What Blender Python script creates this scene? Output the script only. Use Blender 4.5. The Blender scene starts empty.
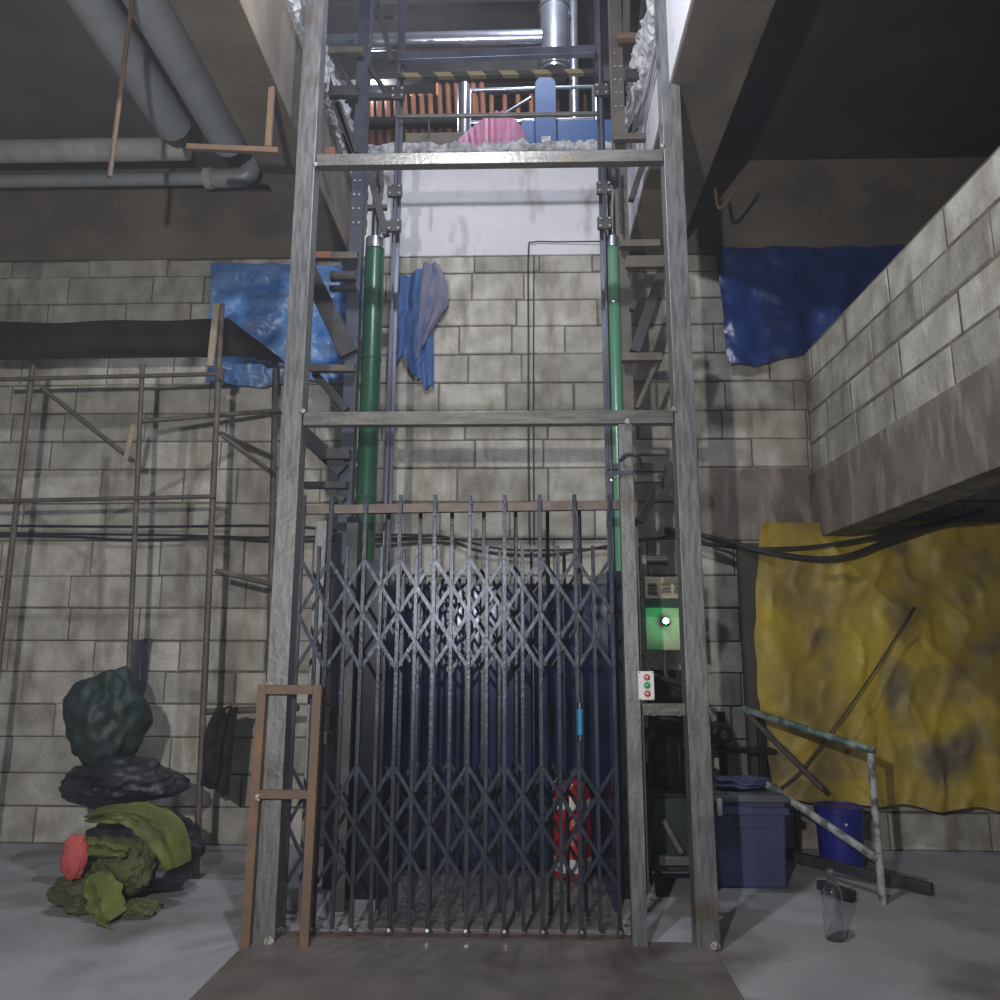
import bpy, bmesh, math, random
from mathutils import Vector, Matrix, noise
R = math.radians
rnd = random.Random(7)
S = bpy.context.scene
COL = S.collection

# ------------------------------------------------------------------ camera, world, lights
cam_d = bpy.data.cameras.new('camera')
cam = bpy.data.objects.new('camera', cam_d)
COL.objects.link(cam)
cam_d.sensor_fit = 'HORIZONTAL'
cam_d.sensor_width = 36.0
cam_d.lens = 793 / 1000 * 36.0
cam_d.clip_start = 0.05
cam.location = (0.183, -4.247, 1.4)
cam.rotation_euler = (Matrix.Rotation(0.0265, 3, 'Z') @ Matrix.Rotation(math.pi / 2 + 0.1926, 3, 'X')
                      @ Matrix.Rotation(0.002, 3, 'Z')).to_euler()
S.camera = cam

W = bpy.data.worlds.new('world')
S.world = W
W.use_nodes = True
bg = W.node_tree.nodes['Background']
bg.inputs[0].default_value = (0.42, 0.47, 0.62, 1)
bg.inputs[1].default_value = 0.20


def light(name, kind, loc, power, col, size=0.1, rot=None, spot=None):
    d = bpy.data.lights.new(name, kind)
    d.energy = power
    d.color = col
    if kind == 'AREA':
        d.size = size
    else:
        d.shadow_soft_size = size
    if spot:
        d.spot_size = R(spot)
        d.spot_blend = 0.4
    o = bpy.data.objects.new(name, d)
    o.location = loc
    if rot:
        o.rotation_euler = rot
    COL.objects.link(o)
    return o


light('work_lamp', 'POINT', (-0.2, -1.9, 5.2), 215, (0.90, 0.93, 1.0), 0.05)
light('flood_lamp', 'SPOT', (-0.58, -4.6, 2.0), 470, (1.0, 0.975, 0.92), 0.04, (R(90 + 6), 0, R(2)), 132).data.spot_blend = 1.0
light('upper_floor_lamp', 'POINT', (0.4, 1.6, 8.6), 230, (0.80, 0.86, 1.0), 0.08)
light('upper_floor_far_lamp', 'POINT', (-1.5, 3.9, 7.9), 60, (0.85, 0.88, 1.0), 0.08)

S.view_settings.view_transform = 'Standard'
S.view_settings.look = 'None'
S.view_settings.gamma = 1.0
S.view_settings.use_curve_mapping = False
S.view_settings.exposure = 0.0

# ------------------------------------------------------------------ materials


def c4(c):
    return (c[0], c[1], c[2], 1.0)


def mat(name, col, rough=0.6, metal=0.0, col2=None, scale=6.0, stretch=(1, 1, 1), bump=0.0, bscale=None,
        lo=0.35, hi=0.65, stain=None, stain_scale=3.0, stain_stretch=(1, 1, 1), slo=0.5, shi=0.7, island=0.0,
        spec=0.5, detail=6.0, rough2=None):
    m = bpy.data.materials.new(name)
    m.use_nodes = True
    nt = m.node_tree
    N, L = nt.nodes, nt.links
    b = N['Principled BSDF']
    b.inputs['Roughness'].default_value = rough
    b.inputs['Metallic'].default_value = metal
    b.inputs['Specular IOR Level'].default_value = spec
    tc = N.new('ShaderNodeTexCoord')

    def noise_fac(sc, st, lo_, hi_, det=detail):
        mp = N.new('ShaderNodeMapping')
        mp.inputs['Scale'].default_value = st
        L.new(tc.outputs['Object'], mp.inputs['Vector'])
        nz = N.new('ShaderNodeTexNoise')
        nz.inputs['Scale'].default_value = sc
        nz.inputs['Detail'].default_value = det
        L.new(mp.outputs[0], nz.inputs['Vector'])
        mr = N.new('ShaderNodeMapRange')
        mr.inputs['From Min'].default_value = lo_
        mr.inputs['From Max'].default_value = hi_
        L.new(nz.outputs['Fac'], mr.inputs['Value'])
        return nz, mr

    def mix(f, a, bb):
        mx = N.new('ShaderNodeMix')
        mx.data_type = 'RGBA'
        L.new(f, mx.inputs[0])
        for sock, v in ((mx.inputs[6], a), (mx.inputs[7], bb)):
            if isinstance(v, tuple):
                sock.default_value = v
            else:
                L.new(v, sock)
        return mx.outputs[2]
    out = None
    nz, mr = noise_fac(scale, stretch, lo, hi)
    if col2 is not None:
        out = mix(mr.outputs[0], c4(col), c4(col2))
    if stain is not None:
        _, mr2 = noise_fac(stain_scale, stain_stretch, slo, shi)
        out = mix(mr2.outputs[0], out if out is not None else c4(col), c4(stain))
    if island:
        ge = N.new('ShaderNodeNewGeometry')
        hs = N.new('ShaderNodeHueSaturation')
        mr3 = N.new('ShaderNodeMapRange')
        mr3.inputs['To Min'].default_value = 1 - island
        mr3.inputs['To Max'].default_value = 1 + island
        L.new(ge.outputs['Random Per Island'], mr3.inputs['Value'])
        L.new(mr3.outputs[0], hs.inputs['Value'])
        if out is not None:
            L.new(out, hs.inputs['Color'])
        else:
            hs.inputs['Color'].default_value = c4(col)
        out = hs.outputs[0]
    if out is not None:
        L.new(out, b.inputs['Base Color'])
    else:
        b.inputs['Base Color'].default_value = c4(col)
    if rough2 is not None:
        mr4 = N.new('ShaderNodeMapRange')
        mr4.inputs['To Min'].default_value = rough
        mr4.inputs['To Max'].default_value = rough2
        L.new(mr.outputs[0], mr4.inputs['Value'])
        L.new(mr4.outputs[0], b.inputs['Roughness'])
    if bump:
        nb, _ = noise_fac(bscale or scale * 3, (1, 1, 1), 0, 1)
        bp = N.new('ShaderNodeBump')
        bp.inputs['Strength'].default_value = bump
        bp.inputs['Distance'].default_value = 0.02
        L.new(nb.outputs['Fac'], bp.inputs['Height'])
        L.new(bp.outputs[0], b.inputs['Normal'])
    return m


M = {}
M['block'] = mat('aac_block', (0.39, 0.37, 0.33), 0.9, col2=(0.60, 0.58, 0.535), scale=5, bump=0.5, bscale=38,
                 stain=(0.235, 0.205, 0.165), stain_scale=2.4, stain_stretch=(2.6, 2.6, 0.8), slo=0.50, shi=0.76, island=0.20, spec=0.2)
M['mortar'] = mat('dark_mortar', (0.13, 0.115, 0.10), 0.95, col2=(0.24, 0.215, 0.19), scale=9, bump=0.6, spec=0.2)
M['plaster_band'] = mat('stained_render', (0.27, 0.235, 0.205), 0.9, col2=(0.17, 0.15, 0.13), scale=3.5, bump=0.4, bscale=26,
                        stain=(0.40, 0.36, 0.32), stain_scale=3, stain_stretch=(3, 3, 1), slo=.5, shi=.75, spec=0.2)
M['white_conc'] = mat('whitewashed_concrete', (0.74, 0.74, 0.79), 0.85, col2=(0.82, 0.82, 0.87), scale=1.6, bump=0.2, bscale=30,
                      stain=(0.46, 0.44, 0.43), stain_scale=2.3, stain_stretch=(2.5, 2.5, 1), slo=.58, shi=.75, spec=0.2)
M['brown_conc'] = mat('formwork_concrete', (0.22, 0.19, 0.155), 0.9, col2=(0.145, 0.13, 0.115), scale=2.2, bump=0.3, bscale=24,
                      stain=(0.28, 0.23, 0.17), stain_scale=1.5, slo=.5, shi=.7, spec=0.2)
M['slab_dark'] = mat('shade_dark_slab', (0.055, 0.053, 0.052), 0.95, col2=(0.085, 0.08, 0.075), scale=1.5, bump=0.3, spec=0.1)  # dark colour stands in for the shade under the right slab
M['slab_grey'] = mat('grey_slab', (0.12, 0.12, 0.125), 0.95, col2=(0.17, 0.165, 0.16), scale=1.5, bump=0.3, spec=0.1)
M['broken'] = mat('broken_concrete', (0.74, 0.75, 0.78), 0.95, col2=(0.34, 0.34, 0.36), scale=14, bump=0.9, bscale=30, spec=0.2)
M['floor'] = mat('screed_floor', (0.38, 0.37, 0.405), 0.72, col2=(0.48, 0.465, 0.50), scale=2.2, bump=0.18, bscale=30,
                 stain=(0.20, 0.18, 0.175), stain_scale=1.3, slo=.52, shi=.72, spec=0.3)
M['steel'] = mat('mill_steel', (0.165, 0.172, 0.18), 0.42, 0.6, col2=(0.26, 0.265, 0.27), scale=9, stretch=(6, 6, 0.7), bump=0.12, bscale=40,
                 stain=(0.15, 0.115, 0.085), stain_scale=3, slo=.58, shi=.76, rough2=0.55)
M['steel_bar'] = mat('mill_steel_bar', (0.15, 0.15, 0.142), 0.40, 0.6, col2=(0.235, 0.23, 0.215), scale=9, stretch=(0.8, 6, 6), bump=0.12, bscale=40,
                     stain=(0.20, 0.165, 0.13), stain_scale=3, slo=.60, shi=.76)
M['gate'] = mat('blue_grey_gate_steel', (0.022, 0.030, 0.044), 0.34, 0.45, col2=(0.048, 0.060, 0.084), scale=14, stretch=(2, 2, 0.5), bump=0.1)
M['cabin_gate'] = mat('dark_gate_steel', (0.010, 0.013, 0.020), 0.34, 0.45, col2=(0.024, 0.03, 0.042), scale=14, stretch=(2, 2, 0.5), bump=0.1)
M['dark_steel'] = mat('dark_steel', (0.045, 0.05, 0.053), 0.5, 0.4, col2=(0.08, 0.082, 0.085), scale=8, bump=0.1)
M['brown_steel'] = mat('brown_oxide_steel', (0.115, 0.10, 0.088), 0.6, 0.3, col2=(0.165, 0.145, 0.125), scale=8, bump=0.15)
M['blue_steel'] = mat('slate_blue_steel', (0.045, 0.058, 0.085), 0.5, 0.3, col2=(0.075, 0.09, 0.12), scale=6, bump=0.1)
M['rust'] = mat('rusty_brown_primer', (0.205, 0.125, 0.08), 0.7, 0.1, col2=(0.16, 0.115, 0.09), scale=7, bump=0.3,
                stain=(0.26, 0.15, 0.075), stain_scale=4, slo=.5, shi=.7)
M['track'] = mat('red_oxide_track', (0.12, 0.088, 0.078), 0.5, 0.35, col2=(0.18, 0.145, 0.13), scale=8, bump=0.1)
M['orange_rust'] = mat('orange_rust', (0.40, 0.17, 0.08), 0.75, 0.0, col2=(0.30, 0.13, 0.08), scale=6, bump=0.2)
M['scaf'] = mat('dull_pipe', (0.10, 0.09, 0.085), 0.65, 0.3, col2=(0.17, 0.145, 0.125), scale=12, bump=0.2)
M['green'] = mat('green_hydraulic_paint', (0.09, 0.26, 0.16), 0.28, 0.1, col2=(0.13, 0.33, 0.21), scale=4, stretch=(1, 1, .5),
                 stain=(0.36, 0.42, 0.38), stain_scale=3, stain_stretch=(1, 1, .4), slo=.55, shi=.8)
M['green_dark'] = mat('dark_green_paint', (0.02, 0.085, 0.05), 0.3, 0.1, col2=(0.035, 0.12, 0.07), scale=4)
M['chrome'] = mat('bright_chrome', (0.72, 0.74, 0.78), 0.16, 1.0)
M['rail'] = mat('guide_rail_steel', (0.17, 0.18, 0.24), 0.35, 0.6, col2=(0.10, 0.11, 0.15), scale=6, stretch=(1, 1, .3))
M['galv'] = mat('galvanised_sheet', (0.62, 0.65, 0.72), 0.24, 0.85, col2=(0.48, 0.51, 0.57), scale=5, bump=0.06)
M['pipe_grey'] = mat('grey_pipe', (0.36, 0.40, 0.44), 0.45, 0.2, col2=(0.46, 0.49, 0.52), scale=4, bump=0.08)
M['pipe_white'] = mat('lagged_white_pipe', (0.66, 0.66, 0.64), 0.5, 0.05, col2=(0.48, 0.48, 0.46), scale=6, bump=0.2)
M['navy'] = mat('glossy_navy_panel', (0.014, 0.026, 0.085), 0.20, 0.1, col2=(0.022, 0.038, 0.105), scale=3, bump=0.03, bscale=2.2, spec=0.25)
M['navy_black'] = mat('blue_black_panel', (0.012, 0.016, 0.03), 0.25, 0.2, bump=0.05, bscale=3)
M['tarp_blue'] = mat('blue_tarpaulin', (0.06, 0.19, 0.52), 0.34, 0.0, col2=(0.16, 0.33, 0.66), scale=3, stretch=(1, 1, 4.5), bump=0.45, bscale=9,
                     stain=(0.17, 0.20, 0.30), stain_scale=3, stain_stretch=(1, 1, 4), slo=.57, shi=.7)
M['tarp_navy'] = mat('dark_blue_tarpaulin', (0.014, 0.04, 0.17), 0.30, 0.0, col2=(0.024, 0.058, 0.22), scale=3, bump=0.4, bscale=8)
M['tarp_yellow'] = mat('yellow_tarpaulin', (0.54, 0.40, 0.045), 0.5, 0.0, col2=(0.34, 0.25, 0.07), scale=2.6, bump=0.8, bscale=7,
                       stain=(0.17, 0.14, 0.10), stain_scale=2.2, slo=.52, shi=.68)
M['black_sheet'] = mat('black_sheet', (0.018, 0.017, 0.016), 0.85, col2=(0.03, 0.027, 0.025), scale=5, bump=0.3, spec=0.2)
M['black_cloth'] = mat('black_cloth', (0.02, 0.02, 0.022), 0.9, col2=(0.035, 0.035, 0.038), scale=12, bump=0.5, spec=0.1)
M['grey_cloth'] = mat('slate_cloth', (0.085, 0.095, 0.125), 0.9, col2=(0.12, 0.13, 0.16), scale=12, bump=0.5, spec=0.1)
M['jacket_blue'] = mat('blue_cotton', (0.06, 0.15, 0.38), 0.85, col2=(0.11, 0.20, 0.43), scale=5, stretch=(4, 4, 1), bump=0.4, spec=0.2)
M['jacket_grey'] = mat('lilac_grey_cotton', (0.25, 0.25, 0.34), 0.85, col2=(0.19, 0.19, 0.28), scale=5, bump=0.4, spec=0.2)
M['dark_bag'] = mat('dark_bin_bag', (0.014, 0.018, 0.026), 0.45, col2=(0.03, 0.036, 0.045), scale=6, bump=0.7, bscale=9)
M['teal_bag'] = mat('dark_green_bag', (0.018, 0.035, 0.034), 0.55, col2=(0.03, 0.05, 0.05), scale=6, bump=0.7, bscale=9)
M['lime'] = mat('lime_green_cloth', (0.17, 0.21, 0.045), 0.75, col2=(0.09, 0.12, 0.04), scale=4, bump=0.6, bscale=9)
M['olive'] = mat('olive_cloth', (0.075, 0.095, 0.04), 0.8, col2=(0.13, 0.15, 0.05), scale=4, bump=0.6, bscale=9)
M['red_cloth'] = mat('coral_red_cloth', (0.52, 0.09, 0.09), 0.7, bump=0.4, bscale=9)
M['red_paint'] = mat('fire_red', (0.55, 0.02, 0.03), 0.28, bump=0.02)
M['white_paint'] = mat('white_sleeve', (0.72, 0.72, 0.72), 0.4)
M['black_plastic'] = mat('black_plastic', (0.012, 0.012, 0.013), 0.4)
M['blue_plastic'] = mat('royal_blue_plastic', (0.022, 0.03, 0.27), 0.38, bump=0.04)
M['crate_blue'] = mat('dull_blue_crate', (0.055, 0.07, 0.16), 0.55, col2=(0.075, 0.09, 0.19), scale=4, bump=0.08)
M['crate_lid'] = mat('grey_lid', (0.11, 0.115, 0.14), 0.6, col2=(0.15, 0.15, 0.165), scale=4)
M['mach'] = mat('dark_green_machine', (0.012, 0.028, 0.022), 0.5, col2=(0.022, 0.04, 0.034), scale=6, bump=0.1)
M['shade_board'] = mat('shade_dark_board', (0.05, 0.047, 0.038), 0.85, col2=(0.075, 0.068, 0.055), scale=5, bump=0.2)  # olive-black tone imitating the post shadow on the wall
M['mach_black'] = mat('oily_black', (0.012, 0.013, 0.014), 0.45, 0.2, bump=0.1)
M['beige'] = mat('beige_enclosure', (0.48, 0.44, 0.33), 0.55, col2=(0.42, 0.38, 0.28), scale=5)
M['white_plastic'] = mat('white_button_box', (0.80, 0.80, 0.80), 0.4)
M['button_red'] = mat('red_button', (0.60, 0.06, 0.05), 0.35)
M['button_green'] = mat('green_button', (0.03, 0.30, 0.12), 0.35)
M['grip_blue'] = mat('sky_blue_grip', (0.03, 0.28, 0.55), 0.3)
M['blue_box'] = mat('blue_painted_sheet', (0.028, 0.095, 0.26), 0.5, bump=0.05)
M['pink'] = mat('pink_woven_sack', (0.60, 0.20, 0.33), 0.6, col2=(0.55, 0.30, 0.42), scale=5, stretch=(8, 1, 1), bump=0.4)
M['wood'] = mat('raw_timber', (0.34, 0.28, 0.20), 0.8, col2=(0.44, 0.37, 0.28), scale=8, stretch=(4, 4, .6), bump=0.3)
M['cable'] = mat('black_cable', (0.03, 0.03, 0.032), 0.5)
M['rail_paint'] = mat('chipped_green_white_paint', (0.27, 0.33, 0.31), 0.6, col2=(0.07, 0.12, 0.11), scale=11, bump=0.2, lo=.42, hi=.55)
M['rail_white'] = mat('chipped_white_paint', (0.44, 0.45, 0.45), 0.6, col2=(0.12, 0.13, 0.12), scale=13, bump=0.2, lo=.46, hi=.6)
M['weld'] = mat('weld_bead', (0.55, 0.55, 0.53), 0.35, 0.6, col2=(0.3, 0.28, 0.25), scale=60, bump=0.6, bscale=90)


def stripe_mat():
    m = bpy.data.materials.new('yellow_black_stripes')
    m.use_nodes = True
    N, L = m.node_tree.nodes, m.node_tree.links
    tc = N.new('ShaderNodeTexCoord')
    sp = N.new('ShaderNodeSeparateXYZ')
    L.new(tc.outputs['Object'], sp.inputs[0])
    ad = N.new('ShaderNodeMath'); ad.operation = 'ADD'
    L.new(sp.outputs['X'], ad.inputs[0]); L.new(sp.outputs['Z'], ad.inputs[1])
    mu = N.new('ShaderNodeMath'); mu.operation = 'MULTIPLY'; mu.inputs[1].default_value = 4.2
    L.new(ad.outputs[0], mu.inputs[0])
    fr = N.new('ShaderNodeMath'); fr.operation = 'FRACT'; L.new(mu.outputs[0], fr.inputs[0])
    gt = N.new('ShaderNodeMath'); gt.operation = 'GREATER_THAN'; gt.inputs[1].default_value = .5
    L.new(fr.outputs[0], gt.inputs[0])
    mx = N.new('ShaderNodeMix'); mx.data_type = 'RGBA'
    L.new(gt.outputs[0], mx.inputs[0])
    mx.inputs[6].default_value = (.03, .03, .03, 1); mx.inputs[7].default_value = (.19, .155, .085, 1)
    L.new(mx.outputs[2], N['Principled BSDF'].inputs['Base Color'])
    N['Principled BSDF'].inputs['Roughness'].default_value = .55
    return m


M['stripes'] = stripe_mat()


def checker_mat():
    m = mat('chequer_plate', (0.18, 0.165, 0.158), 0.5, 0.3, col2=(0.265, 0.235, 0.22), scale=3,
            stain=(0.115, 0.095, 0.085), stain_scale=2, slo=.5, shi=.7)
    N, L = m.node_tree.nodes, m.node_tree.links
    b = N['Principled BSDF']
    tc = N.new('ShaderNodeTexCoord')
    hs = []
    for ang, off in ((45, 0.0), (-45, 0.5)):
        mp = N.new('ShaderNodeMapping')
        mp.inputs['Rotation'].default_value = (0, 0, R(ang))
        mp.inputs['Scale'].default_value = (11, 24, 1)
        mp.inputs['Location'].default_value = (off, off, 0)
        L.new(tc.outputs['Object'], mp.inputs['Vector'])
        vo = N.new('ShaderNodeTexVoronoi')
        vo.inputs['Randomness'].default_value = 0
        vo.inputs['Scale'].default_value = 1
        L.new(mp.outputs[0], vo.inputs['Vector'])
        mr = N.new('ShaderNodeMapRange')
        mr.inputs['From Min'].default_value = .38
        mr.inputs['From Max'].default_value = .22
        L.new(vo.outputs['Distance'], mr.inputs['Value'])
        hs.append(mr.outputs[0])
    mxm = N.new('ShaderNodeMath'); mxm.operation = 'MAXIMUM'
    L.new(hs[0], mxm.inputs[0]); L.new(hs[1], mxm.inputs[1])
    bp = N.new('ShaderNodeBump')
    bp.inputs['Strength'].default_value = .14
    bp.inputs['Distance'].default_value = .006
    L.new(mxm.outputs[0], bp.inputs['Height'])
    L.new(bp.outputs[0], b.inputs['Normal'])
    return m


M['checker'] = checker_mat()


def glass_mat():
    m = bpy.data.materials.new('clear_pet')
    m.use_nodes = True
    b = m.node_tree.nodes['Principled BSDF']
    b.inputs['Base Color'].default_value = (.9, .93, .95, 1)
    b.inputs['Transmission Weight'].default_value = 1
    b.inputs['Roughness'].default_value = .06
    b.inputs['IOR'].default_value = 1.45
    return m


M['pet'] = glass_mat()


def emit_mat(name, col, s):
    m = bpy.data.materials.new(name)
    m.use_nodes = True
    b = m.node_tree.nodes['Principled BSDF']
    b.inputs['Base Color'].default_value = c4(col)
    b.inputs['Emission Color'].default_value = c4(col)
    b.inputs['Emission Strength'].default_value = s
    return m


M['green_led'] = emit_mat('lit_green_lens', (0.08, 1.0, 0.42), 45)

# ------------------------------------------------------------------ geometry helpers


def nb():
    return bmesh.new()


def box(bm, x0, x1, y0, y1, z0, z1):
    v = [bm.verts.new((x, y, z)) for x in (x0, x1) for y in (y0, y1) for z in (z0, z1)]
    for f in ((0, 1, 3, 2), (4, 6, 7, 5), (0, 4, 5, 1), (2, 3, 7, 6), (0, 2, 6, 4), (1, 5, 7, 3)):
        bm.faces.new([v[i] for i in f])
    return bm


def frame_of(p0, p1, up=None):
    d = (Vector(p1) - Vector(p0))
    z = d.normalized()
    u = Vector(up) if up else (Vector((0, 0, 1)) if abs(z.z) < .9 else Vector((0, 1, 0)))
    x = u.cross(z).normalized()
    y = z.cross(x)
    return x, y, z, d.length


def beam(bm, p0, p1, w, h, up=None):
    """rectangular bar: w across, h along 'up'"""
    x, y, z, ln = frame_of(p0, p1, up)
    p0, p1 = Vector(p0), Vector(p1)
    v = []
    for p in (p0, p1):
        for a, b in ((-1, -1), (1, -1), (1, 1), (-1, 1)):
            v.append(bm.verts.new(p + x * a * w / 2 + y * b * h / 2))
    for f in ((3, 2, 1, 0), (4, 5, 6, 7), (0, 1, 5, 4), (1, 2, 6, 5), (2, 3, 7, 6), (3, 0, 4, 7)):
        bm.faces.new([v[i] for i in f])
    return bm


def hollow(bm, p0, p1, w, h, t=0.006, up=None):
    """rectangular tube with open ends"""
    x, y, z, ln = frame_of(p0, p1, up)
    rings = []
    for p in (Vector(p0), Vector(p1)):
        for k in (0, t):
            rings.append([bm.verts.new(p + x * a * (w / 2 - k) + y * b * (h / 2 - k)) for a, b in
                          ((-1, -1), (1, -1), (1, 1), (-1, 1))])
    o0, i0, o1, i1 = rings
    for k in range(4):
        n = (k + 1) % 4
        bm.faces.new((o0[k], o0[n], o1[n], o1[k]))
        bm.faces.new((i0[n], i0[k], i1[k], i1[n]))
        bm.faces.new((o0[n], o0[k], i0[k], i0[n]))
        bm.faces.new((o1[k], o1[n], i1[n], i1[k]))
    return bm


def channel(bm, p0, p1, w, d, t=0.008, up=None, flip=1):
    """C-section: web width w, flange depth d towards +up*flip"""
    x, y, z, ln = frame_of(p0, p1, up)
    prof = [(-w / 2, 0), (w / 2, 0), (w / 2, d), (w / 2 - t, d), (w / 2 - t, t), (-w / 2 + t, t), (-w / 2 + t, d), (-w / 2, d)]
    A = [bm.verts.new(Vector(p0) + x * a + y * b * flip) for a, b in prof]
    B = [bm.verts.new(Vector(p1) + x * a + y * b * flip) for a, b in prof]
    n = len(prof)
    for k in range(n):
        bm.faces.new((A[k], A[(k + 1) % n], B[(k + 1) % n], B[k]))
    bm.faces.new(A[::-1])
    bm.faces.new(B)
    return bm


def tube(bm, pts, r, n=10, cap=True):
    pts = [Vector(p) for p in pts]
    rings = []
    ref = None
    for i, p in enumerate(pts):
        if i == 0:
            t = pts[1] - p
        elif i == len(pts) - 1:
            t = p - pts[-2]
        else:
            t = (pts[i + 1] - p).normalized() + (p - pts[i - 1]).normalized()
        t.normalize()
        if ref is None:
            ref = t.orthogonal().normalized()
        ref = (ref - t * ref.dot(t)).normalized()
        b = t.cross(ref)
        rr = r[i] if isinstance(r, (list, tuple)) else r
        rings.append([bm.verts.new(p + (ref * math.cos(2 * math.pi * k / n) + b * math.sin(2 * math.pi * k / n)) * rr) for k in range(n)])
    for a, c in zip(rings, rings[1:]):
        for k in range(n):
            bm.faces.new((a[k], a[(k + 1) % n], c[(k + 1) % n], c[k]))
    if cap:
        bm.faces.new(rings[0][::-1])
        bm.faces.new(rings[-1])
    return bm


def curve_pts(pts, k=6):
    pts = [Vector(p) for p in pts]
    P = [pts[0]] + pts + [pts[-1]]
    out = []
    for i in range(1, len(P) - 2):
        for j in range(k):
            t = j / k
            a, b, c, d = P[i - 1], P[i], P[i + 1], P[i + 2]
            out.append(0.5 * ((2 * b) + (c - a) * t + (2 * a - 5 * b + 4 * c - d) * t * t + (3 * b - a - 3 * c + d) * t ** 3))
    out.append(pts[-1])
    return out


def lathe(bm, prof, c, n=28, axis='Z'):
    c = Vector(c)
    rings = []
    for r, h in prof:
        ring = []
        for k in range(n):
            a = 2 * math.pi * k / n
            if axis == 'Z':
                v = Vector((r * math.cos(a), r * math.sin(a), h))
            elif axis == 'Y':
                v = Vector((r * math.cos(a), h, r * math.sin(a)))
            else:
                v = Vector((h, r * math.cos(a), r * math.sin(a)))
            ring.append(bm.verts.new(c + v))
        rings.append(ring)
    for a, b in zip(rings, rings[1:]):
        for k in range(n):
            bm.faces.new((a[k], a[(k + 1) % n], b[(k + 1) % n], b[k]))
    if prof[0][0] > 1e-4:
        bm.faces.new(rings[0][::-1])
    if prof[-1][0] > 1e-4:
        bm.faces.new(rings[-1])
    return bm


def sheet(bm, fn, nu=40, nv=30, thick=0.004, keep=None):
    """cloth grid: fn(u, v) gives a point; solid thickness"""
    V = [[bm.verts.new(fn(i / nu, j / nv)) for j in range(nv + 1)] for i in range(nu + 1)]
    for i in range(nu):
        for j in range(nv):
            if keep and not keep((i + .5) / nu, (j + .5) / nv):
                continue
            bm.faces.new((V[i][j], V[i + 1][j], V[i + 1][j + 1], V[i][j + 1]))
    loose = [v for v in bm.verts if not v.link_faces]
    bmesh.ops.delete(bm, geom=loose, context='VERTS')
    bm.normal_update()
    geom = bmesh.ops.solidify(bm, geom=bm.faces[:], thickness=thick)
    return bm


def lump(bm, c, r, seed=0, amp=0.25, freq=1.6, sub=4, flat=True, fold=0.0):
    """crumpled bag or heap of cloth"""
    res = bmesh.ops.create_icosphere(bm, subdivisions=sub, radius=1.0)
    c, rr = Vector(c), Vector(r)
    for v in res['verts']:
        d = v.co.normalized()
        n = noise.noise(d * freq + Vector((seed * 7.3, seed * 1.7, 2.1)))
        n2 = noise.noise(d * freq * 3.1 + Vector((seed * 3.3, 5.7, seed)))
        n3 = 1 - abs(noise.noise(d * freq * 2.2 + Vector((seed, seed * 2.1, 9.7)))) * 2
        k = 1 + amp * n * 1.6 + amp * .5 * n2 + fold * (n3 - .5)
        p = Vector((d.x * rr.x, d.y * rr.y, d.z * rr.z)) * k
        q = c + p
        if flat and q.z < 0.003:
            q.z = 0.003
        v.co = q
    return bm


def build(name, bm, m, parent=None, bevel=0.0, smooth=False, segs=2):
    bmesh.ops.recalc_face_normals(bm, faces=bm.faces[:])
    me = bpy.data.meshes.new(name)
    bm.to_mesh(me)
    bm.free()
    o = bpy.data.objects.new(name, me)
    COL.objects.link(o)
    me.materials.append(M[m] if isinstance(m, str) else m)
    if smooth:
        for p in me.polygons:
            p.use_smooth = True
        me.set_sharp_from_angle(angle=R(40))
    if bevel:
        bv = o.modifiers.new('bevel', 'BEVEL')
        bv.width = bevel
        bv.segments = segs
        bv.limit_method = 'ANGLE'
        bv.angle_limit = R(40)
    if parent:
        o.parent = parent
        # the shapes are laid out in world coordinates; keep them there under the thing's base point
        o.matrix_parent_inverse = Matrix.Translation(-wloc(parent))
    return o


def wloc(o):
    v = Vector((0, 0, 0))
    return o.get('_w') and Vector(o['_w']) or v


def thing(name, label, cat, loc=(0, 0, 0), group=None):
    o = bpy.data.objects.new(name, None)
    o.empty_display_size = .05
    COL.objects.link(o)
    o.location = loc
    o['_w'] = loc
    o['label'] = label
    o['category'] = cat
    if group:
        o['group'] = group
    return o


def tag(o, label, cat, group=None, kind=None):
    o['label'] = label
    o['category'] = cat
    if group:
        o['group'] = group
    if kind:
        o['kind'] = kind
    return o


def struct(name, bm, m, label=None, bevel=0.0, smooth=False):
    o = build(name, bm, m, None, bevel, smooth)
    o['kind'] = 'structure'
    if label:
        o['label'] = label
        o['category'] = name.split('_')[0]
    return o


# ------------------------------------------------------------------ the setting
WY = 2.0       # face of the block wall
ZB = 4.74      # underside of the concrete beams
ZS = 5.60      # underside of the slab
ZU = 5.77      # upper floor
OX0, OX1, OY0 = -1.27, 1.09, -2.7    # opening in the slab

struct('floor', box(nb(), -5.2, 5.2, -7.5, 2.3, -0.12, 0.0), 'floor', 'grey screed concrete floor of the basement')


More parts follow.
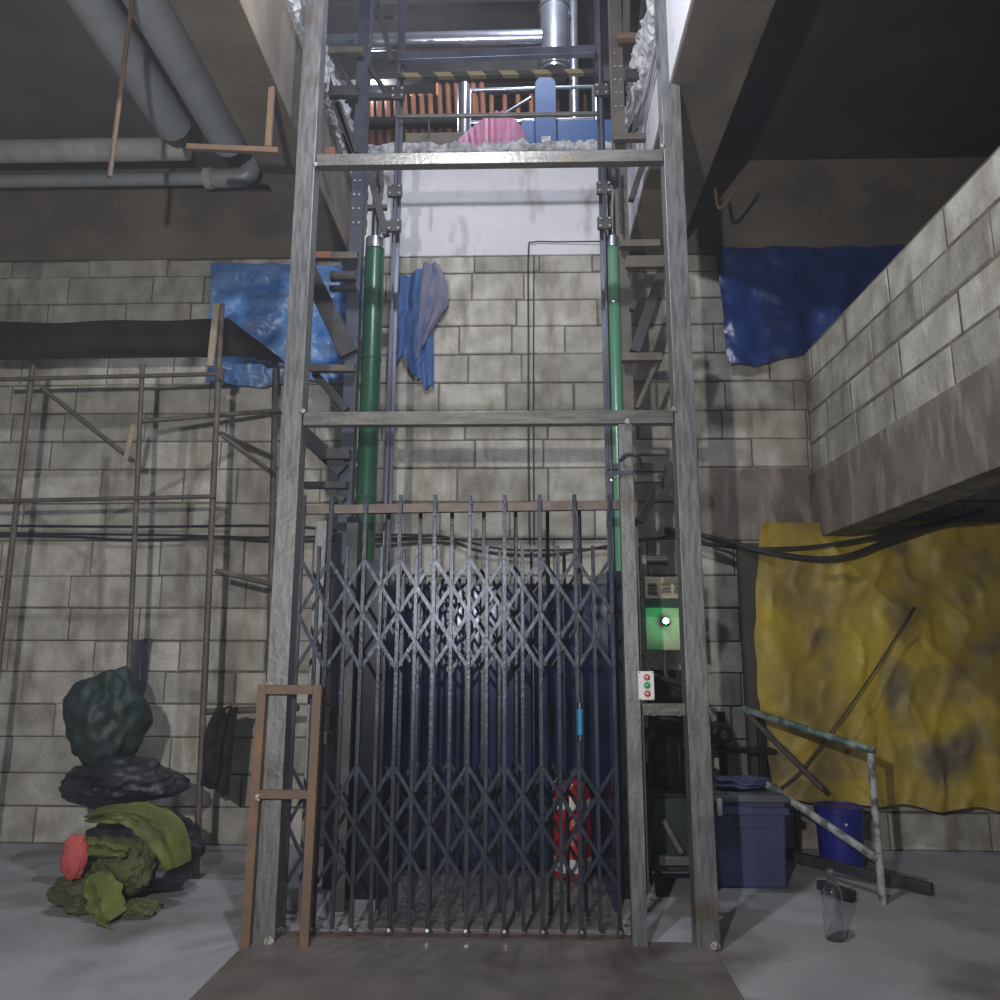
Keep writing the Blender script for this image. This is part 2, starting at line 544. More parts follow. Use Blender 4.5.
def block_wall(bm, u0, u1, zs, put, length=0.68, seed=1, g=0.011, depth=0.03):
    """courses of aerated blocks; put(u, d, z) turns wall coordinates into a point"""
    rr = random.Random(seed)
    for r, (za, zb) in enumerate(zip(zs, zs[1:])):
        u = u0 - rr.uniform(0.05, length) - (length / 2 if r % 2 else 0)
        while u < u1:
            ln = length * rr.choice((1, 1, 1, .82, .65, 1.08))
            a, b = max(u, u0), min(u + ln, u1)
            u += ln
            if b - a < .04:
                continue
            gg = g * rr.uniform(.5, 1.5)
            dz = rr.uniform(-.003, .003)
            d0 = -depth + rr.uniform(-.004, .004)
            c = .008
            pts = []
            for (dd, k) in ((0.01, 0), (d0 + c, 0), (d0, c)):
                pts.append([bm.verts.new(put(x, dd, z)) for x, z in
                            ((a + gg / 2 + k, za + gg / 2 + k + dz), (b - gg / 2 - k, za + gg / 2 + k + dz),
                             (b - gg / 2 - k, zb - gg / 2 - k + dz), (a + gg / 2 + k, zb - gg / 2 - k + dz))])
            for p, q in zip(pts, pts[1:]):
                for k in range(4):
                    bm.faces.new((p[k], p[(k + 1) % 4], q[(k + 1) % 4], q[k]))
            bm.faces.new(pts[-1])
    return bm


ZJ = [0.0, .267, .503, .773, 1.021, 1.265, 1.502, 1.757, 2.009, 2.298, 2.60, 2.881, 3.117, 3.36, 3.607, 3.854, 4.104, 4.339, 4.585, ZB]
wb = struct('wall_back', box(nb(), -5.2, 5.2, WY + .012, WY + .2, 0, ZB), 'mortar', 'stained grey aerated block wall behind the lift')
bl = block_wall(nb(), -5.2, 5.2, ZJ, lambda u, d, z: (u, WY + .012 + d + .012, z), seed=5)
o = build('block_courses', bl, 'block', wb)

# rendered band low on the right of the wall and under the return wall
struct('trim_render_band', box(nb(), 1.60, 2.50, WY - .05, WY + .01, 2.285, 2.86), 'plaster_band',
       'dull brown rendered band across the right end of the block wall', bevel=.004)
wr = struct('wall_right', box(nb(), 2.512, 2.70, -3.4, WY - .02, 2.80, 3.83), 'mortar', 'block wall on the right running towards the camera')
bl = block_wall(nb(), -3.4, WY - .03, [2.80, 3.06, 3.315, 3.57, 3.825], lambda u, d, z: (2.512 + d + .012, u, z), seed=9, depth=.016)
build('block_courses', bl, 'block', wr)
bm = box(nb(), 2.465, 2.72, -3.4, WY - .052, 2.285, 2.80)
struct('trim_right_beam', bm, 'plaster_band', 'rough rendered lintel beam under the right block wall', bevel=.006)

struct('wall_far_right', box(nb(), 5.0, 5.2, -7.5, 2.2, 0, ZS), 'mortar')
struct('wall_far_left', box(nb(), -5.2, -5.0, -7.5, 2.2, 0, ZS), 'mortar')

# beams and slab
bm = box(nb(), OX0, OX1, WY - .02, WY + .35, ZB, ZU - .17)
struct('trim_lift_beam', bm, 'white_conc', 'whitewashed concrete beam at the head of the shaft', bevel=.006)
bm = box(nb(), -5.2, OX0, WY - .03, WY + .35, ZB, ZS)
struct('trim_back_beam_left', bm, 'brown_conc', 'brown concrete beam over the left of the block wall', bevel=.008)
bm = box(nb(), OX1, 5.2, WY - .03, WY + .35, ZB, ZS)
struct('trim_back_beam_right', bm, 'brown_conc', 'brown concrete beam over the blue sheet on the right', bevel=.008)
struct('trim_side_beam_left', box(nb(), -1.64, OX0, -7.4, WY - .03, ZB, ZS), 'brown_conc',
       'concrete beam running along the left side of the shaft', bevel=.008)
struct('trim_side_beam_right', box(nb(), OX1, 1.52, -7.4, WY - .03, ZB, ZS), 'brown_conc',
       'concrete beam running along the right side of the shaft', bevel=.008)
bm = box(nb(), OX1 - .012, OX1 - .001, -4.5, WY - .03, ZB + .01, ZS)
struct('trim_shaft_lining_right', bm, 'white_conc', 'white plaster on the inner face of the right shaft beam')
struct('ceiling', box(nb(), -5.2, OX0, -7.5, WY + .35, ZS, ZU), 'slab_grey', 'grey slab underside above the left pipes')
struct('ceiling_right', box(nb(), OX1, 5.2, -7.5, WY + .35, ZS, ZU), 'slab_dark', 'slab underside on the right with its shade put into a dark colour')
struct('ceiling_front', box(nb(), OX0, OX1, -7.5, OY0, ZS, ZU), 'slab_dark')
struct('trim_front_beam', box(nb(), OX0, OX1, OY0 - .3, OY0, ZB, ZS), 'brown_conc')


def rough_strip(p0, p1, z0, z1, out, amp=.035, n=90, m=8, seed=0):
    """a broken concrete edge: a slab edge with a chipped face and a ragged lip"""
    bm = nb()
    p0, p1, out = Vector(p0), Vector(p1), Vector(out)
    V = []
    prof = [(-.0, 0), (0, .0)] + [(0, k / m) for k in range(1, m)] + [(0, 1), (-.18, 1)]
    for i in range(n + 1):
        p = p0.lerp(p1, i / n)
        row = []
        for k, (dd, t) in enumerate(prof):
            q = p + out * (dd if dd else 0)
            q.z = z0 + (z1 - z0) * t
            if 0 < k < len(prof) - 1:
                nn = noise.noise(Vector((p.x * 9 + seed, p.y * 9, t * 3 + seed)))
                n2 = noise.noise(Vector((p.x * 30 + seed, p.y * 30, t * 8)))
                q += out * (.03 + amp * nn + amp * .7 * n2)
                if t > .85:
                    q.z += .05 * noise.noise(Vector((p.x * 7, p.y * 7, seed))) + .02 * n2
            if k == 0:
                q -= out * .03
            row.append(bm.verts.new(q))
        V.append(row)
    for i in range(n):
        for k in range(len(prof) - 1):
            bm.faces.new((V[i][k], V[i + 1][k], V[i + 1][k + 1], V[i][k + 1]))
    return bm


struct('trim_broken_edge_back', rough_strip((OX0, WY - .01, 0), (OX1, WY - .01, 0), ZS - .02, ZU + .03, (0, -1, 0)), 'broken',
       'ragged broken concrete edge of the upper floor over the whitewashed beam')
struct('trim_broken_edge_left', rough_strip((OX0 + .01, -2.6, 0), (OX0 + .01, WY, 0), ZS - .22, ZU + .03, (1, 0, 0), .06, 150, 8, 3), 'broken',
       'ragged broken slab edge on the left of the shaft')
struct('trim_broken_edge_right', rough_strip((OX1 - .01, -2.6, 0), (OX1 - .01, WY, 0), ZS - .22, ZU + .03, (-1, 0, 0), .05, 150, 8, 6), 'broken',
       'ragged broken slab edge on the right of the shaft')

# upper storey
struct('floor_upper', box(nb(), -5.2, 5.2, WY + .35, 8.2, ZS, ZU), 'slab_grey')
struct('wall_upper_back', box(nb(), -5.2, 5.2, 8.0, 8.2, ZU, 9.4), 'slab_grey')
struct('wall_upper_left', box(nb(), -5.2, -5.0, -7.5, 8.0, ZU, 9.4), 'slab_grey')
struct('wall_upper_right', box(nb(), 5.0, 5.2, -7.5, 8.0, ZU, 9.4), 'slab_grey')
struct('ceiling_upper', box(nb(), -5.2, 5.2, -7.5, 8.2, 9.4, 9.6), 'slab_grey', 'grey slab over the upper storey')
for k, yy in enumerate((3.6, 5.2, 6.8)):
    struct('trim_upper_joist_%d' % (k + 1), box(nb(), -5.0, 5.0, yy, yy + .25, 9.0, 9.4), 'slab_grey')

# loading plate in front of the lift
bm = nb()
vv = [bm.verts.new(p) for p in ((-1.17, .03, .001), (1.11, .03, .001), (1.07, -1.9, .001), (-1.2, -1.9, .001),
                                (-1.17, .03, .012), (1.11, .03, .012), (1.07, -1.9, .012), (-1.2, -1.9, .012))]
for f in ((0, 1, 2, 3), (7, 6, 5, 4), (0, 4, 5, 1), (1, 5, 6, 2), (2, 6, 7, 3), (3, 7, 4, 0)):
    bm.faces.new([vv[i] for i in f])
tag(build('threshold_plate', bm, 'checker', bevel=.003), 'worn brown chequer plate lying on the floor before the lift gate', 'metal plate')

# ------------------------------------------------------------------ lift frame
PX0, PX1 = -1.083, 1.083
T = thing('lift_tower', 'tall grey square-tube steel frame standing round the lift gate', 'steel frame', (0, 0, 0))
for x in (PX0, PX1):
    build('front_post', hollow(nb(), (x, 0.0, .0), (x, 0.0, 7.6), .112, .12, .006, up=(0, 1, 0)), 'steel', T, bevel=.006)
for z in (2.684, 4.28):
    build('cross_bar', hollow(nb(), (PX0 + .061, -.015, z), (PX1 - .061, -.015, z), .06, .075, .004), 'steel_bar', T, bevel=.004)
build('door_jamb', hollow(nb(), (.757, -.01, .0), (.757, -.01, 2.645), .075, .06, .004, up=(0, 1, 0)), 'steel', T, bevel=.004)
for x, z in ((PX0 + .06, 2.72), (PX1 - .06, 2.72), (PX0 + .06, 4.24), (PX1 - .06, 4.33), (.768, 2.65)):
    bm = nb()
    lump(bm, (x, -.062, z), (.016, .008, .014), seed=z, amp=.3, flat=False, sub=2)
    build('weld', bm, 'weld', T, smooth=True)
for x in (PX0, PX1):
    build('foot_weld', lump(nb(), (x + .03, -.06, .022), (.024, .010, .022), seed=x, amp=.3, sub=3), 'weld', T, smooth=True)
build('bracket', box(nb(), .806, 1.026, -.025, .0, 1.095, 1.155), 'steel_bar', T, bevel=.003)
for x in (.857, .985):
    build('bracket_clip', box(nb(), x, x + .014, -.031, -.026, 1.093, 1.157), 'steel_bar', T)

# ------------------------------------------------------------------ masts behind
MY = .9


def mast(side, stubs, braces, cyl_x, col_mat, label):
    xc = -.985 if side < 0 else .905
    t = thing('lift_mast', label, 'steel mast', (xc, MY, 0), 'guide masts of the goods lift')
    build('column', channel(nb(), (xc, MY, 0), (xc, MY, 9.3), .09, .10, .009, up=(0, 1, 0)), col_mat, t, bevel=.003)
    rx = -.70 if side < 0 else .775
    bm = beam(nb(), (rx, MY + .02, 0), (rx, MY + .02, 9.2), .055, .012, up=(0, 1, 0))
    beam(bm, (rx, MY - .02, 0), (rx, MY - .02, 9.2), .014, .07, up=(0, 1, 0))
    build('guide_rail', bm, 'rail', t, bevel=.002)
    for (xa, xb, z, h, mm, cl) in stubs:
        build('stub_arm', hollow(nb(), (xa, MY - .08, z), (xb, MY - .08, z), .05, h, .005), mm, t, bevel=.003)
    for (ya, za, yb, zb, w, mm) in braces:
        x = side * 1.0
        build('brace', beam(nb(), (x, ya, za), (x, yb, zb), .05, w, up=(0, 1, 0) if abs(zb - za) > abs(yb - ya) else (0, 0, 1)), mm, t, bevel=.003)
    # guide shoes with rollers riding on the rail
    for z in (4.35, 4.62, 5.4):
        bm = nb()
        box(bm, rx - .052, rx + .052, MY - .09, MY - .06, z - .045, z + .045)
        build('guide_shoe', bm, 'dark_steel', t, bevel=.004)
        for dx in (-.032, .032):
            for dz in (-.028, .028):
                build('bolt', lathe(nb(), [(.009, -.010), (.009, 0), (.006, .001)], (rx + dx, MY - .091, z + dz), 8, 'Y'), 'weld', t)
    for k in range(5):
        z = 4.42 + .11 * k
        for dx in (-.02, .02):
            build('bolt', lathe(nb(), [(.009, -.01), (.009, 0)], (xc + dx, MY - .002, z + .9 * (side > 0)), 8, 'Y'), 'weld', t)
    return t


SR = [(.895, 1.185, 5.83, .045, 'rust', 0), (.955, 1.19, 5.515, .075, 'dark_steel', 0), (.85, 1.16, 5.01, .05, 'brown_steel', 0),
      (.87, 1.15, 4.187, .05, 'brown_steel', 0), (.91, 1.18, 4.05, .085, 'brown_steel', 0), (.865, 1.135, 3.36, .055, 'brown_steel', 0),
      (.925, 1.135, 2.70, .03, 'steel_bar', 0), (.925, 1.12, 2.60, .055, 'dark_steel', 0), (.925, 1.10, 2.52, .04, 'track', 0)]
BR = [(-.0, 3.60, .84, 3.40, .10, 'dark_steel'), (.25, 3.05, .84, 3.10, .04, 'dark_steel'), (.06, 2.57, .84, 2.36, .09, 'dark_steel'),
      (-.0, 4.96, .84, 4.93, .07, 'dark_steel')]
BL = [(.06, 3.44, .84, 3.46, .12, 'dark_steel'), (.10, 2.98, .84, 3.02, .06, 'dark_steel'), (.06, 2.50, .67, 2.46, .12, 'dark_steel'),
      (.0, 4.80, .6, 4.95, .08, 'dark_steel')]
# braces are laid out from measured ends; see brace() below for the sloping ones
SL = [(-1.22, -.96, 5.755, .05, 'brown_steel', 0), (-1.18, -.99, 5.415, .08, 'dark_steel', 0), (-1.255, -.945, 4.12, .05, 'brown_steel', 0),
      (-1.13, -.955, 3.97, .06, 'dark_steel', 0), (-1.13, -.955, 3.88, .03, 'dark_steel', 0), (-1.235, -.935, 3.296, .045, 'brown_steel', 0),
      (-1.15, -.945, 2.70, .07, 'dark_steel', 0), (-1.235, -.955, 2.49, .045, 'dark_steel', 0)]
ml = mast(-1, SL, [], -.84, 'blue_steel', 'slate blue channel mast rising behind the left post of the lift')
mr = mast(1, SR, [], .826, 'brown_steel', 'brown-grey channel mast rising behind the right post of the lift')


def knee(t, p, q, w, mm='dark_steel', d=.05):
    build('brace', beam(nb(), p, q, w, d, up=(0, 1, 0)), mm, t, bevel=.003)


# sloping knee braces between the stub arms and the columns (right mast then left mast)
for (x0, z0, x1, z1, w, mm) in ((1.20, 4.10, .96, 3.42, .07, 'dark_steel'), (1.10, 3.33, .96, 3.02, .028, 'brown_steel'),
                                (1.19, 2.64, .95, 2.25, .055, 'dark_steel'), (1.17, 5.80, 1.03, 5.56, .035, 'dark_steel'),
                                (1.17, 5.46, .97, 5.06, .05, 'dark_steel'), (1.05, 5.46, .97, 5.06, .025, 'brown_steel'),
                                (1.10, 4.96, .97, 4.55, .04, 'dark_steel'), (1.04, 4.0, .95, 3.72, .04, 'dark_steel'),
                                (1.22, 7.0, 1.08, 5.86, .05, 'dark_steel'), (1.0, 6.6, .97, 5.86, .05, 'brown_steel')):
    knee(mr, (x0, MY - .03, z0), (x1, MY - .03, z1), w, mm)
for (x0, z0, x1, z1, w, mm) in ((-1.34, 4.12, -.99, 3.42, .12, 'dark_steel'), (-1.22, 3.28, -.99, 3.02, .05, 'dark_steel'),
                                (-1.30, 2.88, -1.0, 2.60, .10, 'dark_steel'), (-1.10, 2.48, -.98, 2.40, .04, 'dark_steel'),
                                (-1.17, 5.72, -1.02, 5.44, .03, 'dark_steel'), (-1.24, 5.60, -1.02, 4.92, .05, 'dark_steel'),
                                (-1.15, 5.36, -1.0, 4.95, .045, 'dark_steel'), (-.93, 5.66, -.76, 5.40, .025, 'dark_steel'),
                                (-.92, 4.90, -.76, 4.30, .05, 'dark_steel'), (-.90, 6.3, -.76, 5.7, .04, 'dark_steel'),
                                (-1.02, 4.90, -1.10, 5.1, .03, 'dark_steel')):
    knee(ml, (x0, MY - .03, z0), (x1, MY - .03, z1), w, mm)
for x0, x1, z in ((-.92, -.76, 5.41), (-.92, -.76, 4.52), (-.9, -.76, 6.1)):
    build('cross_tie', beam(nb(), (x0, MY - .03, z), (x1, MY - .03, z), .04, .03), 'dark_steel', ml, bevel=.002)
build('rust_block', box(nb(), -1.235, -1.12, MY - .13, MY - .105, 4.085, 4.135), 'orange_rust', ml, bevel=.003)
build('rust_block', box(nb(), -1.20, -1.13, MY - .13, MY - .05, 4.87, 4.94), 'orange_rust', ml, bevel=.003)
# upper cross head between the guide rails
CH = thing('cross_head', 'blue-grey steel cross head with hazard bar between the tops of the masts', 'steel beam', (0, MY, 5.2))
build('head_beam', hollow(nb(), (-.70, MY - .07, 5.70), (.735, MY - .07, 5.73), .05, .065, .004), 'rail', CH, bevel=.003)
build('striped_bar', beam(nb(), (-.70, MY - .07, 5.545), (.74, MY - .07, 5.555), .04, .035), 'stripes', CH, bevel=.002)
build('lower_bar', beam(nb(), (-.70, MY - .07, 5.215), (.74, MY - .07, 5.215), .03, .022), 'steel_bar', CH, bevel=.002)
bm = beam(nb(), (-.47, MY - .07, 5.045), (-.47, MY - .07, 5.215), .012, .012, up=(0, 1, 0))
build('drop_bar', bm, 'dark_steel', CH)

# hydraulic rams
for side, x, w, topz, lab in ((-1, -.85, .068, 4.22, 'dark green hydraulic ram beside the left mast'),
                              (1, .835, .045, 4.20, 'bright green hydraulic ram beside the right mast')):
    t = thing('hydraulic_ram', lab, 'hydraulic cylinder', (x, MY - .02, 0), 'hydraulic rams of the lift')
    y = MY - .02 + (.06 if side < 0 else .03)
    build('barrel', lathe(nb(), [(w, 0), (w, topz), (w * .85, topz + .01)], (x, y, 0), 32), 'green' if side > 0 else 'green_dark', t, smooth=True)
    build('gland', lathe(nb(), [(w * 1.0, topz + .011), (w * 1.0, topz + .09), (w * .7, topz + .10)], (x, y, 0), 28), 'galv', t, smooth=True)
    build('rod', lathe(nb(), [(.03, topz + .1), (.03, topz + .5)], (x, y, 0), 20), 'chrome', t, smooth=True)
    bm = lathe(nb(), [(.03, -.03), (.10, -.03), (.085, -.012), (.085, .012), (.10, .03), (.03, .03)], (x, y, topz + .56), 28, 'X')
    build('chain_wheel', bm, 'dark_steel', t, smooth=True)
    for zz in ((3.78,) if side > 0 else (2.42, 3.4)):
        build('clamp_ring', lathe(nb(), [(w + .001, zz), (w + .005, zz + .003), (w + .005, zz + .012), (w + .001, zz + .015)], (x, y, 0), 28),
              'galv' if side > 0 else 'green_dark', t, smooth=True)
    for k, dx in enumerate((-.055, .05)):
        pts = [(x + dx, y - .09, topz + .55 - .055 * i) for i in range(9)]
        bm = nb()
        for i, p in enumerate(pts):
            box(bm, p[0] - (.011 if i % 2 else .006), p[0] + (.011 if i % 2 else .006), p[1] - .006, p[1] + .006, p[2] - .03, p[2] + .026)
        build('chain', bm, 'dark_steel', t)

# hose mount and clamp above the gate at the right jamb
t = thing('gate_lock', 'dark solenoid gate lock clamped to the jamb at the top right of the gate', 'gate lock', (.75, .0, 2.42))
build('body', box(nb(), .66, .74, -.03, .03, 2.39, 2.425), 'dark_steel', t, bevel=.004)
build('plate', box(nb(), .64, .79, -.052, -.042, 2.355, 2.378), 'blue_steel', t, bevel=.002)
for x in (.67, .71):
    build('clip', box(nb(), x, x + .008, -.062, -.053, 2.33, 2.44), 'chrome', t)
build('spring', tube(nb(), [(.67 + .012 * math.cos(a * .9) + .004 * a * .6, -.05 + .012 * math.sin(a * .9), 2.325 + .001 * a) for a in range(24)], .003, 6), 'chrome', t, smooth=True)
build('hose', tube(nb(), curve_pts([(.72, -.06, 2.43), (.76, -.085, 2.462), (.82, -.085, 2.44), (.84, -.03, 2.40)]), .009, 8), 'cable', t, smooth=True)

# ------------------------------------------------------------------ collapsible gates


def scissor_gate(name, label, y, xs, ztall, zshort, m, loc, tiers, grp, bolts=True):
    t = thing(name, label, 'gate', loc, grp)
    pitch = xs[2] - xs[1]
    for i, x in enumerate(xs):
        bm = channel(nb(), (x, y, .035), (x, y, ztall), .022, .018, .004, up=(0, 1, 0))
        for za, zb in tiers:          # rivet heads on the bar
            for f in (0, .5, 1):
                lathe(bm, [(.007, -.012), (.007, .002)], (x, y, za + (zb - za) * f), 8, 'Y')
        build('tall_bar', bm, m, t, bevel=.0015)
    for i in range(len(xs) - 1):
        x = xs[i] + pitch / 2
        bm = channel(nb(), (x, y + .004, .045), (x, y + .004, zshort), .020, .016, .004, up=(0, 1, 0))
        build('short_bar', bm, m, t, bevel=.0015)
    for za, zb in tiers:
        for i in range(len(xs)):
            for s, yy in ((1, y - .006), (-1, y + .026)):
                for span in (2,):
                    j = i + s * span
                    xa, xb = xs[i], xs[i] + s * span * pitch
                    za2, zb2 = za, zb
                    lo, hi = xs[0] - .001, xs[-1] + .001
                    if 0 <= j < len(xs):
                        xb = xs[j]
                    else:
                        f = .5
                        xb = xa + (xb - xa) * f
                        zb2 = za + (zb - za) * f
                        if not 0 <= i + s < len(xs):
                            continue
                        xb = xs[i + s]
                    build('lattice_strip', beam(nb(), (xa, yy, za2), (xb, yy, zb2), .019, .005, up=(0, 1, 0)), m, t)
            # the strips that start half a tier lower at the two ends
        for (xe, s) in ((xs[0], 1), (xs[-1], -1)):
            zm = (za + zb) / 2
            build('lattice_strip', beam(nb(), (xe, y - .006 if s > 0 else y + .026, zm), (xs[1] if s > 0 else xs[-2], y - .006 if s > 0 else y + .026, zb), .019, .005, up=(0, 1, 0)), m, t)
    for x in xs:
        bm = lathe(nb(), [(.006, -.012), (.019, -.010), (.019, .010), (.006, .012)], (x, y + .004, .034), 16, 'Y')
        build('roller', bm, 'dark_steel', t, smooth=True)
        if bolts:
            for dz in (.05,):
                bm = lathe(nb(), [(.009, -.012), (.009, -.006), (.003, -.005)], (x, y - .010, dz), 8, 'Y')
                build('roller_bolt', bm, 'chrome', t)
    return t


xs = [-1.022] + [-.483 + .1925 * k for k in range(-2, 7)]
g1 = scissor_gate('collapsible_gate', 'blue-grey steel scissor gate closing the front of the lift, blue grip on it', .05, xs, 2.27, 1.985, 'gate',
                  (0, .05, 0), ((1.913, 1.33), (.835, .25)), 'scissor gates of the lift')
bm = channel(nb(), (-1.03, .10, 2.168), (.745, .10, 2.190), .035, .05, .006, up=(0, 0, 1))
build('top_track', bm, 'track', g1, bevel=.002)
build('bottom_track', box(nb(), -1.02, .75, .03, .10, .0125, .018), 'track', g1)
hd = build('handle', tube(nb(), [(.487, .016, .995), (.487, .016, 1.125)], .014, 16), 'grip_blue', g1, smooth=True)
bm = lathe(nb(), [(.015, .965), (.015, .994), (.008, .995)], (.487, .016, 0), 14)
lathe(bm, [(.008, 1.126), (.016, 1.127), (.016, 1.155)], (.487, .016, 0), 14)
build('handle_cap', bm, 'chrome', hd, smooth=True)
hd.children[0].matrix_parent_inverse = Matrix.Identity(4)

xs2 = [-.594 + .1868 * k for k in range(0, 7)]
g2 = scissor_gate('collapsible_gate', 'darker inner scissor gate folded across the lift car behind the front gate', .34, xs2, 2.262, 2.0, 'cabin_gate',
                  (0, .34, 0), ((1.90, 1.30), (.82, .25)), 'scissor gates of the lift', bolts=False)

# ------------------------------------------------------------------ lift car
C = thing('lift_car', 'open-topped lift car with navy sheet walls and chequered floor behind the gates', 'lift car', (0, .7, 0))
build('car_floor', box(nb(), -.62, .70, .12, 1.30, .002, .030), 'checker', C, bevel=.002)
build('rear_panel', box(nb(), -.62, .70, 1.26, 1.28, .031, 1.885), 'navy', C, bevel=.003)
build('side_panel', box(nb(), -.62, -.605, .42, 1.255, .031, 1.90), 'navy_black', C, bevel=.003)
build('side_panel', box(nb(), .685, .70, .42, 1.255, .031, 1.885), 'navy', C, bevel=.003)
build('panel_edge', beam(nb(), (-.60, 1.245, 1.875), (.68, 1.245, 1.875), .03, .014), 'blue_steel', C)
tag(build('guard_panel', box(nb(), -.93, -.635, .70, .72, .0, 1.98), 'navy_black', bevel=.003), 'black sheet guard beside the left wall of the lift car', 'panel')
tag(build('guard_panel', box(nb(), .72, .90, .76, .78, .0, 1.92), 'navy_black', bevel=.003), 'narrow black sheet guard beside the right wall of the lift car', 'panel')
for (x, y, zt, w, mm, lb) in ((-.985, .34, 2.17, .065, 'steel', 'grey square steel post just inside the left front post'),
                              (-.835, .50, 2.22, .07, 'dark_steel', 'dark square steel post behind the left end of the scissor gates')):
    tag(build('guide_post', hollow(nb(), (x, y, .0), (x, y, zt), w, .06, .004, up=(0, 1, 0)), mm, bevel=.003), lb, 'post')
tag(build('tie_bar', beam(nb(), (-1.02, .395, .95), (-.88, .395, .93), .04, .07), 'dark_steel', bevel=.003), 'short dark tie bar between the two inner left posts', 'bar')

# fire extinguisher by the rear wall of the car
EX, EY = .505, 1.12
F = thing('fire_extinguisher', 'red fire extinguisher with white bands standing on the lift car floor', 'fire extinguisher', (EX, EY, .03))
build('cylinder', lathe(nb(), [(.10, .031), (.118, .045), (.12, .07), (.12, .52), (.105, .56), (.06, .60), (.028, .615)], (EX, EY, 0), 36), 'red_paint', F, smooth=True)
build('band', lathe(nb(), [(.1205, .445), (.1215, .446), (.1215, .50), (.1205, .501)], (EX, EY, 0), 36), 'white_paint', F, smooth=True)
build('band', lathe(nb(), [(.1205, .075), (.1215, .076), (.1215, .155), (.1205, .156)], (EX, EY, 0), 36), 'white_paint', F, smooth=True)
bm = nb()
for k in range(12):      # column of small print on the body
    z = .385 - .013 * k
    for j in range(3):
        if (k * 3 + j) % 5 == 4:
            continue
        a = R(-93 + 3.2 * j)
        p = Vector((EX + .1212 * math.cos(a), EY + .1212 * math.sin(a), z))
        box(bm, p.x - .0025, p.x + .0025, p.y - .0012, p.y, z - .0035, z + .0035)
build('print', bm, 'white_paint', F)
build('valve', lathe(nb(), [(.02, .615), (.02, .65), (.012, .66)], (EX, EY, 0), 16), 'chrome', F, smooth=True)
build('lever', beam(nb(), (EX - .01, EY, .665), (EX + .09, EY, .70), .02, .012), 'black_plastic', F, bevel=.002)
build('hose', tube(nb(), curve_pts([(EX - .02, EY, .64), (EX - .10, EY - .04, .62), (EX - .14, EY - .05, .45), (EX - .13, EY - .05, .25)]), .010, 8), 'black_plastic', F, smooth=True)

# ------------------------------------------------------------------ rusty frame at the left post
T = thing('rusty_stand', 'rusty brown welded tube frame standing against the left lift post', 'metal frame', (-1.01, -.1, 0))
for x in (-1.155, -.868):
    dx = .012 if x < -1 else .010
    build('leg', hollow(nb(), (x, -.095, .002), (x + dx, -.095, 1.245), .045, .045, .004, up=(0, 1, 0)), 'rust', T, bevel=.003)
build('top_bar', hollow(nb(), (-1.12, -.095, 1.222), (-.881, -.095, 1.222), .045, .045, .004), 'rust', T, bevel=.003)
build('middle_bar', hollow(nb(), (-1.125, -.095, .712), (-.885, -.095, .712), .04, .04, .004), 'rust', T, bevel=.003)
build('weld', lump(nb(), (-1.13, -.12, .70), (.014, .009, .022), 3, .4, sub=2, flat=False), 'weld', T, smooth=True)
build('weld', lump(nb(), (-1.10, -.115, 1.252), (.028, .009, .010), 5, .4, sub=2, flat=False), 'weld', T, smooth=True)

# ------------------------------------------------------------------ control station
T = thing('push_button_station', 'white push-button box with red, green and red buttons on the lift frame', 'control box', (.822, -.08, 1.24))
build('enclosure', box(nb(), .780, .860, -.088, -.045, 1.175, 1.318), 'white_plastic', T, bevel=.004)
for z, mm in ((1.289, 'button_red'), (1.249, 'button_green'), (1.208, 'button_red')):
    bt = build('button', lathe(nb(), [(.016, -.0), (.016, -.010), (.012, -.013)][::-1], (.822, -.088, z), 20, 'Y'), mm, T, smooth=True)
    bm = nb()
    if mm == 'button_green':
        pr = [(-.006, -.0015, .006, .0015)]
    else:
        pr = [(-.006, .002, .006, .005), (-.006, -.005, .006, -.002)]
    for a, b, c, d in pr:
        box(bm, .822 + a, .822 + c, -.1022, -.1012, z + b, z + d)
    build('button_mark', bm, 'white_plastic', bt).matrix_parent_inverse = Matrix.Identity(4)
for x, z in ((.787, 1.311), (.853, 1.311), (.787, 1.182), (.853, 1.182)):
    build('screw', lathe(nb(), [(.003, -.0012), (.003, .0)], (x, -.088, z), 8, 'Y'), 'black_plastic', T)

# ------------------------------------------------------------------ electrical enclosure with green lamp, power pack
T = thing('electrical_enclosure', 'beige electrical enclosure with a lit green indicator between the right posts', 'electrical cabinet', (1.13, .95, 1.4))
build('cabinet_body', box(nb(), .99, 1.30, .98, 1.15, 1.43, 1.90), 'beige', T, bevel=.006)
build('shelf', box(nb(), .965, 1.235, .93, .975, 1.70, 1.76), 'mach', T, bevel=.003)
build('side_rail', beam(nb(), (.965, .96, 0.95), (.965, .96, 2.1), .035, .035, up=(0, 1, 0)), 'mach_black', T, bevel=.003)
for k, x in enumerate((1.04, 1.13, 1.21)):
    bm = nb()
    box(bm, x - .03, x + .03, .962, .979, 1.80, 1.82)
    box(bm, x - .022, x + .022, .955, .979, 1.825, 1.835)
    box(bm, x - .028, x + .028, .960, .979, 1.845, 1.86)
    build('contactor', bm, 'track', T, bevel=.002)
ld = build('lamp_lens', lathe(nb(), [(.0001, -.024), (.014, -.018), (.018, -.006), (.018, .02)], (1.112, .925, 1.615), 24, 'Y'), 'green_led', T, smooth=True)
build('lamp_bezel', lathe(nb(), [(.021, -.0), (.028, .004), (.028, .05)], (1.112, .925, 1.615), 24, 'Y'), 'mach_black', T, smooth=True)
lg = light('indicator_glow', 'POINT', (1.112, .87, 1.615), .35, (0.05, 1.0, 0.35), 0.02)
T = thing('clamp_lamp', 'small dark clip-on work light on the jamb above the green indicator', 'lamp', (.86, .05, 1.93))
build('body', lathe(nb(), [(.02, .0), (.026, .01), (.026, .09), (.034, .10), (.034, .115)], (.86, .05, 1.905), 18, 'X'), 'mach_black', T, smooth=True)
